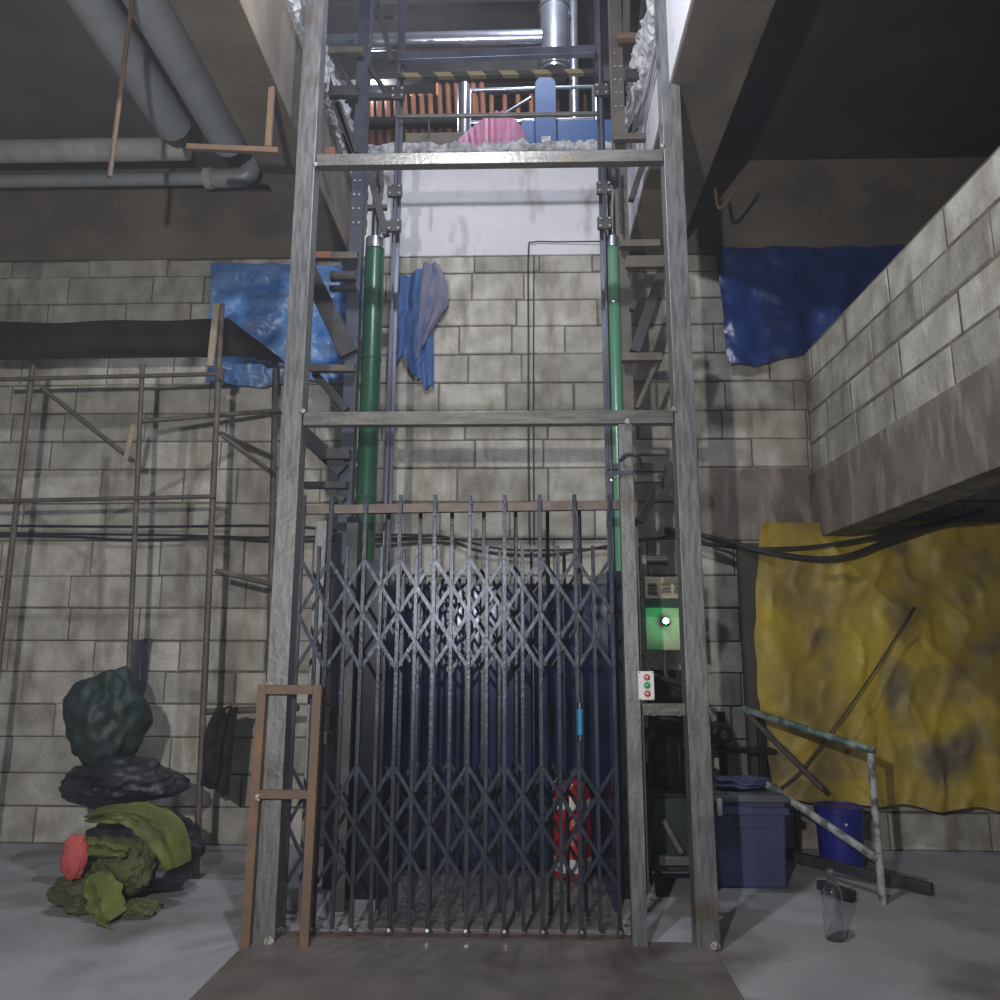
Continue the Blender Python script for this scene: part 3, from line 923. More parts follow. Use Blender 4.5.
build('clamp', box(nb(), .838, .862, .03, .07, 1.88, 1.93), 'steel_bar', T, bevel=.002)

T = thing('hydraulic_power_pack', 'dark green hydraulic power pack with motor and hoses behind the right post', 'hydraulic pump unit', (1.15, 1.0, 0))
build('tank', box(nb(), .97, 1.30, .80, 1.25, .14, .56), 'mach', T, bevel=.012)
for x in (.995, 1.275):
    for y in (.83, 1.22):
        build('leg', box(nb(), x - .02, x + .02, y - .02, y + .02, .0, .14), 'mach_black', T)
build('tank_lid', box(nb(), .965, 1.31, .79, 1.26, .561, .58), 'mach_black', T, bevel=.004)
bm = lathe(nb(), [(.05, 0), (.10, .005), (.105, .03), (.105, .26), (.09, .30), (.03, .31)], (1.09, 1.08, .585), 28)
for k in range(14):
    a = 2 * math.pi * k / 14
    p = Vector((1.09 + .105 * math.cos(a), 1.08 + .105 * math.sin(a), 0))
    beam(bm, (p.x, p.y, .62), (p.x, p.y, .85), .012, .012, up=(math.cos(a), math.sin(a), 0))
build('motor', bm, 'mach_black', T, smooth=True)
build('valve_block', box(nb(), 1.18, 1.30, .81, .94, .585, .74), 'mach', T, bevel=.006)
g = build('gauge', lathe(nb(), [(.0, -.012), (.03, -.012), (.033, -.008), (.033, .02)], (1.24, .835, .79), 24, 'Y'), 'galv', T, smooth=True)
for k, pts in enumerate(([(1.20, .86, .74), (1.20, .80, .95), (1.05, .80, 1.02), (.97, .86, .90), (.96, .9, .75)],
                         [(1.27, .86, .74), (1.33, .78, .98), (1.2, .74, 1.20), (1.0, .84, 1.28), (.97, .93, 1.4)],
                         [(1.25, .92, .74), (1.24, .9, 1.1), (1.1, .88, 1.25), (1.1, .9, 1.43)])):
    build('hose', tube(nb(), curve_pts(pts), .014, 8), 'cable', T, smooth=True)
build('sloping_stay', beam(nb(), (1.02, .74, .44), (1.12, .74, .26), .03, .04, up=(0, 1, 0)), 'steel_bar', T, bevel=.003)
build('foot_bracket', box(nb(), .98, 1.17, .70, .76, .20, .25), 'steel_bar', T, bevel=.003)
build('back_board', box(nb(), .93, 1.31, 1.30, 1.33, .02, 1.30), 'mach_black', T)

T = thing('machine_stand', 'narrow dark steel stand with fan motor behind the right lift post', 'machine stand', (1.6, 1.6, 0))
for x in (1.62, 1.90):
    build('upright', beam(nb(), (x, 1.70, 0), (x, 1.70, 1.0), .05, .05, up=(0, 1, 0)), 'mach_black', T, bevel=.004)
build('shelf', box(nb(), 1.50, 1.98, 1.62, 1.78, .72, .75), 'mach_black', T, bevel=.003)
build('motor_housing', lathe(nb(), [(.02, -.10), (.07, -.09), (.085, -.02), (.085, .07), (.05, .09)], (1.60, 1.66, .85), 26, 'Y'), 'mach', T, smooth=True)
build('hub', lathe(nb(), [(.0, -.012), (.026, -.01), (.03, 0)], (1.60, 1.56, .85), 18, 'Y'), 'steel_bar', T, smooth=True)
build('shade_plate', box(nb(), 1.83, 2.0, 1.80, 1.84, .0, 2.24), 'shade_board', T, bevel=.003)  # dark board added where the right post's shadow falls on the wall

# ------------------------------------------------------------------ right side objects
T = thing('storage_crate', 'dull blue lidded plastic crate on the floor right of the lift', 'crate', (1.6, 1.15, 0))
bm = nb()
vv = []
for z, k in ((.0, .0), (.50, .018)):
    for x, y in ((1.37 - k, 1.00), (1.80 + k, 1.00), (1.80 + k, 1.42 + k), (1.37 - k, 1.42 + k)):
        vv.append(bm.verts.new((x, y - (k if y < 1.1 else 0), z + .002)))
for f in ((0, 1, 2, 3), (7, 6, 5, 4), (0, 4, 5, 1), (1, 5, 6, 2), (2, 6, 7, 3), (3, 7, 4, 0)):
    bm.faces.new([vv[i] for i in f])
build('crate_body', bm, 'crate_blue', T, bevel=.012)
build('rim', box(nb(), 1.335, 1.835, .965, 1.455, .43, .475), 'crate_blue', T, bevel=.006)
build('lid', box(nb(), 1.33, 1.84, .96, 1.46, .503, .545), 'crate_lid', T, bevel=.012)
build('latch', box(nb(), 1.39, 1.42, .945, .962, .43, .53), 'white_plastic', T, bevel=.003)
build('front_recess_rib', box(nb(), 1.50, 1.76, .971, .982, .36, .385), 'crate_blue', T, bevel=.003)

tag(build('folded_sheet', lump(nb(), (1.63, 1.22, .585), (.16, .14, .035), 4, .35, 2.2, 4, False), 'crate_blue', smooth=True),
    'small crumpled navy sheet lying on the lid of the blue crate', 'folded sheet')

T = thing('plastic_drum', 'royal blue plastic bucket in front of the yellow tarpaulin', 'bucket', (2.34, 1.52, 0))
build('drum_body', lathe(nb(), [(.13, .002), (.140, .012), (.146, .20), (.152, .36), (.158, .362), (.158, .395), (.150, .40), (.145, .392), (.0001, .392)], (2.34, 1.52, 0), 36), 'blue_plastic', T, smooth=True)
build('bung', lathe(nb(), [(.0, -.008), (.008, -.006), (.010, 0)], (2.33, 1.371, .30), 12, 'Y'), 'white_plastic', T, smooth=True)

# clear bottle
T = thing('plastic_bottle', 'clear empty plastic drinks bottle standing on the floor at the lower right', 'bottle', (1.75, .117, 0))
prof = [(.0, .012), (.03, .002), (.046, .006), (.05, .03), (.05, .075), (.046, .085), (.05, .095), (.05, .12), (.043, .135),
        (.043, .15), (.05, .165), (.05, .195), (.044, .225), (.026, .26), (.016, .275), (.015, .295)]
inner = [(max(r - .0018, .0), z + (.002 if i < 2 else 0)) for i, (r, z) in enumerate(prof)][::-1]
bm = lathe(nb(), [(r, z * 1.05) for r, z in prof + inner], (1.752, .117, 0), 28)
build('bottle_body', bm, 'pet', T, smooth=True)
build('cap', lathe(nb(), [(.0165, .306), (.0175, .307), (.0175, .328), (.015, .331), (.0, .331)][0:4], (1.752, .117, 0), 20), 'pet', T, smooth=True)

# trestle of painted pipe on the right
T = thing('pipe_trestle', 'chipped green and white steel tube trestle at the right in front of the tarpaulin', 'trestle', (2.1, .8, 0))
build('top_rail', tube(nb(), [(1.68, 1.32, 1.045), (2.28, .72, .84)], .024, 14), 'rail_paint', T, smooth=True)
build('post', tube(nb(), [(2.255, .72, .0), (2.255, .72, .83)], .022, 14), 'rail_white', T, smooth=True)
build('lower_rail', tube(nb(), [(1.74, 1.20, .60), (2.245, .72, .24)], .024, 14), 'rail_white', T, smooth=True)
build('diagonal_stay', tube(nb(), [(1.70, 1.34, 1.02), (2.16, 1.30, .54)], .020, 12), 'scaf', T, smooth=True)
build('foot_beam', beam(nb(), (1.90, 1.55, .09), (2.62, .88, .04), .05, .06), 'dark_steel', T, bevel=.004)
bm = beam(nb(), (1.97, .92, .05), (2.10, .74, .035), .06, .05)
tag(build('steel_offcut', bm, 'dark_steel', bevel=.004), 'short dark steel offcut on the floor behind the bottle', 'steel offcut')


# ------------------------------------------------------------------ sheets and cloth
def quad(tl, tr, br, bl, u, v):
    a = Vector(tl).lerp(Vector(tr), u)
    b = Vector(bl).lerp(Vector(br), u)
    return a.lerp(b, v)


def N3(x, y, z=0):
    return noise.noise(Vector((x, y, z)))


def left_tarp(u, v):
    p = quad((-2.42, 1.93, 4.64), (-1.10, 1.93, 4.60), (-1.14, 1.90, 3.57), (-2.36, 1.90, 3.55), u, v)
    p.y -= .055 + .035 * math.sin((v * 9 + u * 5 + 1.2 * N3(u * 3, v * 3)) * 1.6) * (.3 + v) + .03 * N3(u * 9, v * 7, 2) + .012 * N3(u * 26, v * 22, 4)
    p.z += .015 * math.sin(u * 14) * v + (.03 * N3(u * 8, 0, 3)) * v
    p.x += .03 * N3(0, v * 7, 8) * (1 - 2 * u)
    return p


tag(build('tarpaulin', sheet(nb(), left_tarp, 90, 70), 'tarp_blue', smooth=True),
    'bright blue crinkled tarpaulin pinned high on the left of the block wall', 'tarpaulin', 'sheets hung on the walls')


def right_tarp(u, v):
    zb = 3.70 + .16 * min(1, max(0, (u - .1) / .28))
    p = quad((1.82, 1.95, 4.74), (4.2, 1.95, 4.74), (4.2, 1.93, zb), (1.86, 1.93, zb), u, v)
    p.y -= .05 + .03 * math.sin(u * 34 + 2 * N3(u * 4, v * 3)) * (.4 + .6 * v) + .025 * N3(u * 18, v * 6, 2) + .008 * N3(u * 50, v * 20, 4)
    p.z += .02 * N3(u * 20, 0, 3) * v
    return p


tag(build('tarpaulin', sheet(nb(), right_tarp, 130, 40), 'tarp_navy', smooth=True),
    'dark blue sheet hanging under the ceiling beam above the right block wall', 'tarpaulin', 'sheets hung on the walls')


def yellow_tarp(u, v):
    p = quad((2.03, 1.92, 2.40), (4.3, 1.92, 2.40), (4.3, 1.90, .30), (1.98, 1.90, .38), u, v)
    p.x -= .09 * math.sin(v * 3.1) * (1 - u) - .03 * N3(v * 6, 0, 1) * (1 - u)
    cre = 1 - abs(N3(u * 5 + .6 * v, v * 3 - u, 5)) * 3
    cre2 = 1 - abs(N3(u * 9 - 1.4 * v, v * 6 + u * 2, 8)) * 4
    p.y -= .10 + .04 * N3(u * 6, v * 3.2, 2) + .035 * max(0, cre) + .02 * max(0, cre2) + .008 * N3(u * 26, v * 16, 4) + .03 * v
    p.z += .05 * N3(u * 9, 0, 3) * v
    return p


tag(build('tarpaulin', sheet(nb(), yellow_tarp, 120, 90), 'tarp_yellow', smooth=True),
    'large dirty yellow tarpaulin hanging to the floor on the right', 'tarpaulin', 'sheets hung on the walls')


def shelf_sheet(u, v):
    p = quad((-3.4, 1.50, 3.82), (-1.96, 1.50, 3.85), (-1.96, 1.22, 3.64), (-3.4, 1.22, 3.60), u, v)
    p.z += .008 * N3(u * 7, v * 3)
    return p


# scaffold
T = thing('tube_scaffold', 'rusty thin tube scaffold standing against the wall left of the lift', 'scaffold', (-2.2, 1.4, 0))


def sc(name, a, b, r=.016):
    build(name, tube(nb(), [a, b], r, 10), 'scaf', T, smooth=True)


sc('upright', (-1.905, 1.15, .0), (-2.012, 1.15, 3.93), .022)
sc('upright', (-1.665, 1.80, .0), (-1.80, 1.80, 3.76), .024)
sc('upright', (-2.40, 1.15, .0), (-2.56, 1.15, 3.46), .018)
sc('upright', (-3.35, 1.15, .0), (-3.37, 1.15, 3.46), .020)
sc('ledger', (-3.6, 1.13, 3.35), (-1.97, 1.13, 3.38))
sc('ledger', (-2.55, 1.17, 3.04), (-1.74, 1.78, 3.31), .018)
sc('ledger', (-3.6, 1.13, 2.45), (-1.95, 1.13, 2.48))
sc('ledger', (-1.94, 1.17, 1.02), (-1.30, 1.17, 1.05), .022)
sc('diagonal', (-1.96, 1.17, 2.95), (-1.77, 1.80, 2.93), .016)
sc('diagonal', (-1.945, 1.17, 2.93), (-1.60, 1.17, 2.68), .015)
sc('diagonal', (-1.925, 1.17, 1.965), (-1.50, 1.17, 1.865), .018)
sc('diagonal', (-2.58, 1.17, 2.75), (-3.3, 1.17, 3.3), .016)
build('base_plate', box(nb(), -1.95, -1.86, 1.10, 1.20, .0, .008), 'scaf', T)
build('coupler', box(nb(), -2.0, -1.95, 1.115, 1.14, 3.33, 3.42), 'scaf', T, bevel=.003)
bm = nb()
beam(bm, (-2.60, 1.115, 2.74), (-2.57, 1.115, 3.0), .035, .015)
build('tie_rag', bm, 'wood', T, bevel=.004)

def deck(u, v):
    p = quad((-4.4, 1.36, 3.90), (-1.98 + .0, 1.36, 3.90), (-1.62, 1.12, 3.50), (-4.4, 1.12, 3.46), u, v)
    return p


bm = nb()
for (a, b, c, d, dy) in (((-4.4, 3.80), (-1.99, 3.82), (-1.99, 3.46), (-4.4, 3.46), 0),):
    pass
# the black sheet sags between two ledgers and ends in a slanting fold on the right
def black_sheet(u, v):
    x = -4.4 + u * 2.80
    top = 3.875 + .03 * N3(u * 4, 0) if x < -2.0 else 3.875 - (x + 2.0) / .40 * .31
    bot = 3.575 + .015 * N3(u * 5, 3)
    if x > -1.8:
        bot = 3.55
    z = top + (bot - top) * v
    return Vector((x, 1.30 + .10 * math.sin(v * 3.1) + .015 * N3(u * 14, v * 3), z))


tag(build('dark_sheet', sheet(nb(), black_sheet, 80, 12, .006), 'black_sheet', smooth=True),
    'black sheet slung across the scaffold in front of the block wall', 'sheet')
tag(build('timber_batten', beam(nb(), (-2.035, 1.085, 3.42), (-2.02, 1.085, 3.90), .045, .03, up=(0, 1, 0)), 'wood', bevel=.004),
    'pale timber batten tied upright to the scaffold tube beside the blue tarpaulin', 'timber')


# clothes
def hang(fn, name, mname, label, cat, grp=None, nu=40, nv=50, parent=None):
    o = build(name, sheet(nb(), fn, nu, nv, .005), mname, parent, smooth=True)
    if not parent:
        tag(o, label, cat, grp)
    return o


J = thing('hanging_jacket', 'blue and lilac-grey work jacket hanging on the wall behind the left mast', 'jacket', (-.68, 1.9, 3.5))


def jk1(u, v):
    p = quad((-.84, 1.97, 4.50), (-.52, 1.97, 4.64), (-.60, 1.965, 3.78), (-.86, 1.965, 3.70), u, v)
    p.x += .03 * N3(0, v * 6, 1)
    p.y -= .05 + .03 * math.sin(u * 15 + v * 2) + .02 * N3(u * 5, v * 4)
    p.z += .10 * math.sin(u * 7) * v
    return p


def jk2(u, v):
    z = 4.62 - v * .85
    wdt = .12 + .17 * math.sin(min(1, v * 1.6) * 1.57) - (.30 * max(0, v - .55))
    xl = -.62 - .05 * v
    p = Vector((xl + u * wdt * (1 - .35 * v), 1.955, z + .18 * u * v * 1.2 - .02 * u))
    p.y -= .08 + .02 * math.sin(u * 9 + v * 3) + .015 * N3(u * 5, v * 5, 3)
    return p


def jk3(u, v):
    p = quad((-.72, 1.97, 3.95), (-.54, 1.97, 4.02), (-.53, 1.965, 3.52), (-.66, 1.965, 3.60), u, v)
    p.y -= .045 + .02 * math.sin(u * 10) + .01 * N3(u * 4, v * 6)
    p.z += .03 * math.sin(u * 9) * v
    return p


build('body', sheet(nb(), jk1, 30, 50, .006), 'jacket_blue', J, smooth=True)
build('lining', sheet(nb(), jk2, 24, 50, .006), 'jacket_grey', J, smooth=True)
build('sleeve', sheet(nb(), jk3, 20, 30, .006), 'jacket_blue', J, smooth=True)


def black_rag(u, v):
    wl = -1.83 - .10 * v - .03 * math.sin(v * 5)
    wr_ = -1.70 - .03 * v
    x = wl + (wr_ - wl) * u
    return Vector((x, 1.135 - .03 * math.sin(u * 9 + v) - .01 * N3(u * 4, v * 6), 1.06 - v * (.50 + .06 * u) + .015 * N3(u * 5, 0)))


hang(black_rag, 'black_cloth', 'black_cloth', 'long black cloth hung over the low scaffold ledger left of the post', 'cloth')


def grey_rag(u, v):
    xl = -2.66 - .03 * v
    x = xl + u * (.12 + .02 * v)
    return Vector((x, 1.55 - .03 * math.sin(u * 11) - .01 * N3(u * 4, v * 6), 1.50 - v * .40 + .02 * u))


tag(build('hanging_cloth', sheet(nb(), lambda u, v: grey_rag(u, v) + Vector((-.15, .36, .0)), 24, 40, .006), 'grey_cloth', smooth=True),
    'small slate-grey cloth hanging flat against the block wall at the far left', 'cloth')

# heap at lower left
tag(build('sack', lump(nb(), (-2.46, .95, 1.0), (.22, .24, .30), 2, .2, 1.2, 5, True, .08), 'teal_bag', smooth=True),
    'bulging dark green sack, topmost of the heap at the far left', 'sack', 'heap left of the scaffold')
tag(build('bin_bag', lump(nb(), (-2.30, .85, .62), (.36, .26, .14), 5, .2, 1.3, 5, True, .10), 'dark_bag', smooth=True),
    'crumpled black plastic bag with a pointed corner under the dark green sack', 'bag', 'heap left of the scaffold')
tag(build('bin_bag', lump(nb(), (-2.10, .78, .24), (.34, .24, .24), 8, .2, 1.3, 5, True, .10), 'dark_bag', smooth=True),
    'black plastic bag standing on the floor at the bottom of the heap', 'bag', 'heap left of the scaffold')


def limecloth(seed, c, r, label, m='lime', amp=.22, fold=.16):
    tag(build('crumpled_cloth', lump(nb(), c, r, seed, amp, 1.7, 5, True, fold), m, smooth=True), label, 'cloth', 'heap left of the scaffold')


def ribbon(pts, wds, m, label, seed=0, nm='crumpled_cloth'):
    """a folded strip of cloth following a path"""
    P = curve_pts(pts, 8)
    n = len(P) - 1

    def fn(u, v):
        i = min(n, int(round(u * n)))
        p = P[i]
        t = (P[min(n, i + 1)] - P[max(0, i - 1)]).normalized()
        side = t.cross(Vector((0, -1, .25))).normalized()
        k = u * (len(wds) - 1)
        a = int(min(k, len(wds) - 2))
        w = wds[a] + (wds[a + 1] - wds[a]) * (k - a)
        q = p + side * (v - .5) * w
        q.y += -.05 * math.sin(v * 3.14) + .03 * math.sin(v * 11 + seed) + .04 * N3(u * 5, v * 4, seed) + .02 * N3(u * 12, v * 9, seed)
        q.z = max(q.z, .006)
        return q
    tag(build(nm, sheet(nb(), fn, n, 14, .006), m, smooth=True), label, 'cloth', 'heap left of the scaffold')


ribbon([(-2.25, .46, .50), (-2.08, .40, .52), (-1.93, .40, .50), (-1.80, .42, .40), (-1.74, .45, .24)], [.05, .09, .14, .20, .12], 'lime',
       'lime green cloth arching over the right shoulder of the heap', 1)
ribbon([(-2.30, .40, .36), (-2.12, .36, .34), (-1.98, .38, .33)], [.10, .09, .03], 'lime', 'narrow lime green fold across the middle of the heap', 4)
ribbon([(-2.14, .34, .22), (-2.06, .30, .12), (-1.98, .26, .02)], [.10, .16, .12], 'lime', 'pale green cloth tail reaching down to the floor from the heap', 7)
limecloth(11, (-2.05, .46, .24), (.17, .10, .14), 'olive green cloth lump in the middle of the heap', 'olive')
limecloth(14, (-2.24, .42, .12), (.16, .12, .11), 'olive cloth lump at the bottom left of the heap', 'olive')
limecloth(17, (-1.90, .36, .04), (.10, .08, .045), 'olive cloth flap lying on the floor right of the pale green tail', 'olive')
limecloth(21, (-2.24, .28, .32), (.07, .06, .12), 'coral red cloth at the far left edge of the heap', 'red_cloth', .12, .04)

# ------------------------------------------------------------------ pipes and ducts under the left slab
G = 'ceiling pipes on the left'
for nm, pts, r, mm, lab in (
        ('ceiling_pipe', [(-2.38, -5.5, 5.25), (-2.38, .92, 5.24)], .13, 'pipe_grey', 'grey pipe running away under the left slab, outer of the pair'),
        ('ceiling_pipe', [(-2.04, -5.5, 5.25), (-2.04, 1.12, 5.24)], .13, 'pipe_grey', 'grey pipe running away under the left slab, beside the beam'),
        ('lagged_pipe', [(-5.0, 1.42, 5.40), (-2.50, 1.42, 5.40)], .09, 'pipe_white', 'thick white lagged pipe crossing above the left wall')):
    tag(build(nm, tube(nb(), pts, r, 24), mm, smooth=True), lab, 'pipe', G)
T = thing('elbow_pipe', 'thin grey pipe with a bend crossing below the white lagged pipe', 'pipe', (-2.2, 1.70, 5.3), G)
build('pipe_run', tube(nb(), [(-5.0, 1.72, 5.33), (-2.20, 1.72, 5.33)], .055, 16), 'pipe_grey', T, smooth=True)
build('elbow', tube(nb(), curve_pts([(-2.42, 1.72, 5.33), (-2.25, 1.72, 5.33), (-2.10, 1.72, 5.37), (-2.06, 1.72, 5.58)]), .078, 16), 'pipe_grey', T, smooth=True)
build('collar', tube(nb(), [(-2.46, 1.72, 5.33), (-2.40, 1.72, 5.33)], .088, 16), 'pipe_white', T, smooth=True)
T = thing('pipe_hanger', 'rusty brown angle bracket hanging below the left shaft beam', 'bracket', (-1.3, -.09, 4.3))
build('hanger_bar', beam(nb(), (-1.785, -.09, 4.345), (-1.24, -.09, 4.31), .03, .035), 'rust', T, bevel=.003)
build('hanger_drop', beam(nb(), (-1.30, -.09, 4.335), (-1.30, -.09, 4.738), .035, .03, up=(0, 1, 0)), 'rust', T, bevel=.003)
T2 = tag(build('hanging_rod', tube(nb(), [(-2.05, -.40, 3.95), (-2.02, -.40, 5.58)], .014, 10), 'rust', smooth=True), 'thin rusty rod hanging from the slab at the top left', 'rod')
T3 = tag(build('ceiling_rod', tube(nb(), curve_pts([(1.60, 1.0, 4.72), (1.62, .98, 4.55), (1.72, .90, 4.66), (1.76, .88, 4.73)]), .012, 8), 'rust', smooth=True),
         'bent rusty hook hanging from the right shaft beam', 'hook')

# conduit down the outside of the right post
T = thing('bright_conduit', 'bright steel conduit clipped behind the top of the right post', 'conduit', (1.19, .2, 5.0))
build('pipe', tube(nb(), [(1.045, .95, 5.10), (1.045, .1, 5.12)], .02, 12), 'galv', T, smooth=True)

# ------------------------------------------------------------------ upper storey contents
GU = 'pipework of the upper storey'
tag(build('steam_pipe', tube(nb(), [(-4.99, 3.0, 7.72), (.42, 3.0, 7.75)], .085, 24), 'galv', smooth=True),
    'bright galvanised pipe crossing level high in the shaft opening', 'pipe', GU)
tag(build('steam_pipe', tube(nb(), [(-4.99, 3.2, 7.28), (-1.28, 3.2, 7.30)], .075, 24), 'galv', smooth=True),
    'bright galvanised pipe on the left of the shaft opening below the long one', 'pipe', GU)
T = thing('air_duct', 'large silver duct dropping from the ceiling of the upper storey', 'duct', (.57, 3.3, 9.0), GU)
build('duct_run', tube(nb(), [(.57, 3.25, 9.4), (.56, 3.25, 7.52)], .155, 28), 'galv', T, smooth=True)
for z in (8.9, 8.3, 7.55):
    build('flange', lathe(nb(), [(.156, z), (.175, z + .01), (.175, z + .03), (.156, z + .04)], (.565, 3.25, 0), 28), 'galv', T, smooth=True)
tag(build('drop_pipe', tube(nb(), [(.78, 3.4, 9.4), (.78, 3.4, 5.78)], .055, 18), 'galv', smooth=True), 'slim bright pipe standing right of the large duct', 'pipe', GU)
tag(build('drop_pipe', tube(nb(), [(-.39, 3.0, 6.60), (-.39, 3.0, 7.20)], .065, 18), 'galv', smooth=True), 'short bright vertical pipe over the pink sack', 'pipe', GU)
T = thing('pipe_rack', 'galvanised rail rack behind the broken floor edge', 'rack', (.3, 3.1, 5.8))
build('top_rail', tube(nb(), [(-.40, 3.05, 7.18), (1.0, 3.05, 7.20)], .022, 10), 'galv', T, smooth=True)
build('middle_rail', tube(nb(), [(-.40, 3.05, 6.80), (1.0, 3.05, 6.82)], .026, 10), 'galv', T, smooth=True)
build('upright', tube(nb(), [(-.33, 3.05, 5.78), (-.33, 3.05, 7.18)], .02, 10), 'galv', T, smooth=True)
build('upright', tube(nb(), [(.98, 3.05, 5.78), (.98, 3.05, 7.2)], .045, 14), 'galv', T, smooth=True)
build('diagonal', tube(nb(), [(-.20, 3.10, 6.78), (.30, 3.10, 7.12)], .02, 10), 'galv', T, smooth=True)
T = thing('slatted_panel', 'rack of orange-brown tubes glimpsed at the left of the upper storey', 'slatted rack', (-.8, 3.9, 5.8))
bm = nb()
for k in range(15):
    x = -1.66 + .10 * k
    tube(bm, [(x + .12, 4.0, ZU), (x, 3.9, 7.98 if k > 8 else 7.8)], .033, 10)
build('slats', bm, 'orange_rust', T, smooth=True)
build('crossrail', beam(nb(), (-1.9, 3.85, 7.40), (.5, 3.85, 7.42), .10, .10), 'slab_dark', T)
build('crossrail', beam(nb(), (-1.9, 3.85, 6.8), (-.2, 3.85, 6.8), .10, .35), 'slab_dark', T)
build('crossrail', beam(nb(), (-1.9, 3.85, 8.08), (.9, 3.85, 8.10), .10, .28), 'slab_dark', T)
bm = nb()
for k in range(9):
    tube(bm, [(-.28 + .155 * k, 4.0, ZU), (-.30 + .155 * k, 4.0, 7.85)], .03, 10)
tag(build('tube_bundle', bm, 'orange_rust', smooth=True), 'row of rust-orange upright tubes behind the galvanised rail rack', 'tubes')


def dome(bm, x0, x1, y0, y1, z0, z1, n=24):
    pts = []
    for k in range(n + 1):
        a = math.pi * k / n
        pts.append(((x0 + x1) / 2 - (x1 - x0) / 2 * math.cos(a), z1 - (x1 - x0) / 2 + (x1 - x0) / 2 * math.sin(a)))
    loop = [(x0, z0)] + pts + [(x1, z0)]
    A = [bm.verts.new((x, y0, z)) for x, z in loop]
    B = [bm.verts.new((x, y1, z)) for x, z in loop]
    m = len(loop)
    for k in range(m):
        bm.faces.new((A[k], A[(k + 1) % m], B[(k + 1) % m], B[k]))
    bm.faces.new(A[::-1])
    bm.faces.new(B)
    return bm


T = thing('blue_machine', 'blue painted machine casing with a round-topped column behind the broken edge', 'machine', (.6, 2.9, ZU))
build('column', dome(nb(), .34, .55, 2.80, 2.95, ZU, 7.14), 'blue_box', T, bevel=.004)
build('base', box(nb(), .20, 1.12, 2.96, 3.0, ZU, 6.75), 'blue_box', T, bevel=.004)
build('nameplate', box(nb(), .40, .49, 2.793, 2.799, 6.38, 6.45), 'broken', T)


def pink(u, v):
    x = -.42 + .55 * u
    top = 6.18 + .34 * math.sin(min(1, u * 1.15) * 1.7) ** 1.3 - .14 * max(0, u - .75) ** 2 * 16
    z = ZU + (top - ZU) * (1 - v)
    return Vector((x, 2.72 - .16 * math.sin(v * 1.6) - .012 * math.sin(u * 110), z))


bm = nb()
sheet(bm, pink, 120, 20, .12)
tag(build('pink_sack', bm, 'pink', smooth=True), 'pink pleated plastic sack lying behind the broken floor edge', 'sack')
tag(build('concrete_board', box(nb(), -.95, -.30, 2.78, 2.82, ZU, 6.50), 'brown_conc', bevel=.004), 'brown-grey board propped left of the pink sack', 'board')

# ------------------------------------------------------------------ cables
GC = 'cables along the block wall'


def cable(pts, r, lab, m='cable'):
    tag(build('wall_cable', tube(nb(), curve_pts(pts, 8), r, 8), m, smooth=True), lab, 'cable', GC)


cable([(-4.8, 1.93, 2.33), (-3.5, 1.93, 2.32), (-2.9, 1.93, 2.29), (-2.2, 1.93, 2.31), (-1.8, 1.93, 2.28), (-.8, 1.93, 2.30), (-.45, 1.93, 2.32), (-.14, 1.93, 2.20), (.4, 1.93, 2.17),
       (.95, 1.93, 2.25), (1.55, 1.90, 2.32), (2.0, 1.86, 2.20)], .011, 'black cable running the whole length of the block wall, lowest of three')
cable([(-4.8, 1.94, 2.36), (-3.3, 1.94, 2.34), (-2.6, 1.94, 2.33), (-1.8, 1.94, 2.31), (-.8, 1.94, 2.33), (-.4, 1.94, 2.31), (.1, 1.94, 2.21), (.9, 1.94, 2.22)], .009,
      'black cable just above the lowest one, ending at the right post')
cable([(-4.8, 1.945, 2.42), (-2.9, 1.945, 2.40), (-1.8, 1.945, 2.405), (-1.2, 1.945, 2.36)], .010, 'dark cable along the left block wall, topmost of three')
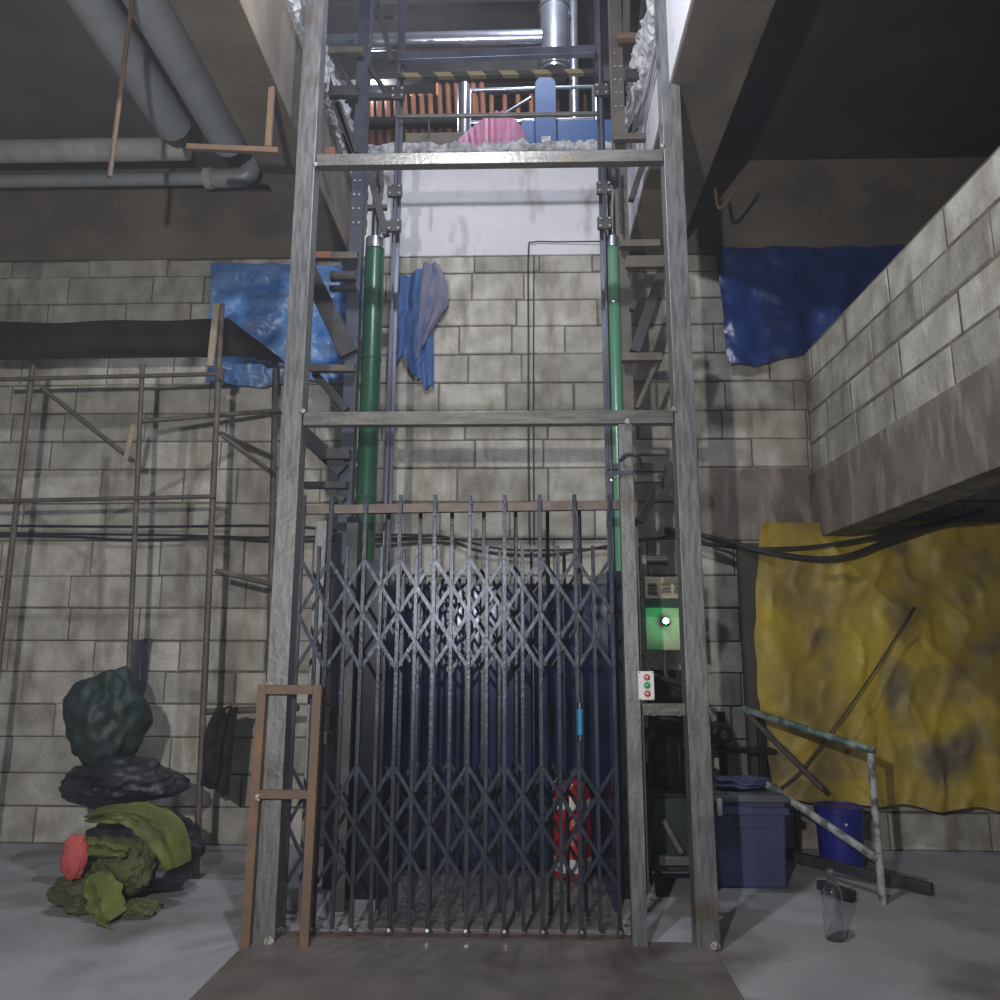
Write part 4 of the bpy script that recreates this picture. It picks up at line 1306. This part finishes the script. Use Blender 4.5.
cable([(1.30, 1.88, 2.36), (1.62, 1.86, 2.30), (2.05, 1.70, 2.15), (2.5, 1.60, 2.10), (2.95, 1.60, 2.25), (3.6, 1.6, 2.45)], .020, 'thick black cable sagging across the top of the yellow tarpaulin')
cable([(1.30, 1.87, 2.33), (1.75, 1.85, 2.22), (2.2, 1.66, 2.18), (2.7, 1.60, 2.24), (3.4, 1.6, 2.40)], .014, 'thinner black cable beside the thick one over the tarpaulin')
cable([(3.05, 1.66, 1.75), (2.75, 1.62, 1.35), (2.45, 1.60, .98), (2.15, 1.62, .62), (2.0, 1.66, .48)], .007, 'thin dark cord hanging slantwise in front of the yellow tarpaulin')
tag(build('shaft_wire', tube(nb(), curve_pts([(.86, 1.93, 4.83), (.5, 1.95, 4.84), (.30, 1.95, 4.84), (.255, 1.95, 4.75), (.25, 1.95, 4.0), (.245, 1.94, 3.0), (.25, 1.93, 2.25)], 8), .006, 6), 'cable', smooth=True),
    'thin wire running along the white beam and down the middle of the block wall', 'wire')
tag(build('shaft_wire', tube(nb(), curve_pts([(.30, 1.95, 4.72), (.29, 1.95, 3.6), (.285, 1.94, 2.25)], 8), .004, 6), 'cable', smooth=True),
    'second thinner wire hanging just right of the first on the block wall', 'wire')
# thin haze volume added before the lift to raise the dark tones
bm = box(nb(), -2.9, 2.40, -4.5, -.16, .02, 4.6)
hz = build('added_haze', bm, 'block')
hz['kind'] = 'stuff'
hz['label'] = 'thin grey haze volume added before the lift to raise the dark tones'
hz['category'] = 'haze'
hm = bpy.data.materials.new('added_haze')
hm.use_nodes = True
hm.node_tree.nodes.remove(hm.node_tree.nodes['Principled BSDF'])
vs = hm.node_tree.nodes.new('ShaderNodeVolumeScatter')
vs.inputs['Color'].default_value = (.85, .88, 1, 1)
vs.inputs['Density'].default_value = .008
vs.inputs['Anisotropy'].default_value = .2
hm.node_tree.links.new(vs.outputs[0], hm.node_tree.nodes['Material Output'].inputs['Volume'])
hz.data.materials[0] = hm
for o in bpy.data.objects:
    if '_w' in o:
        del o['_w']
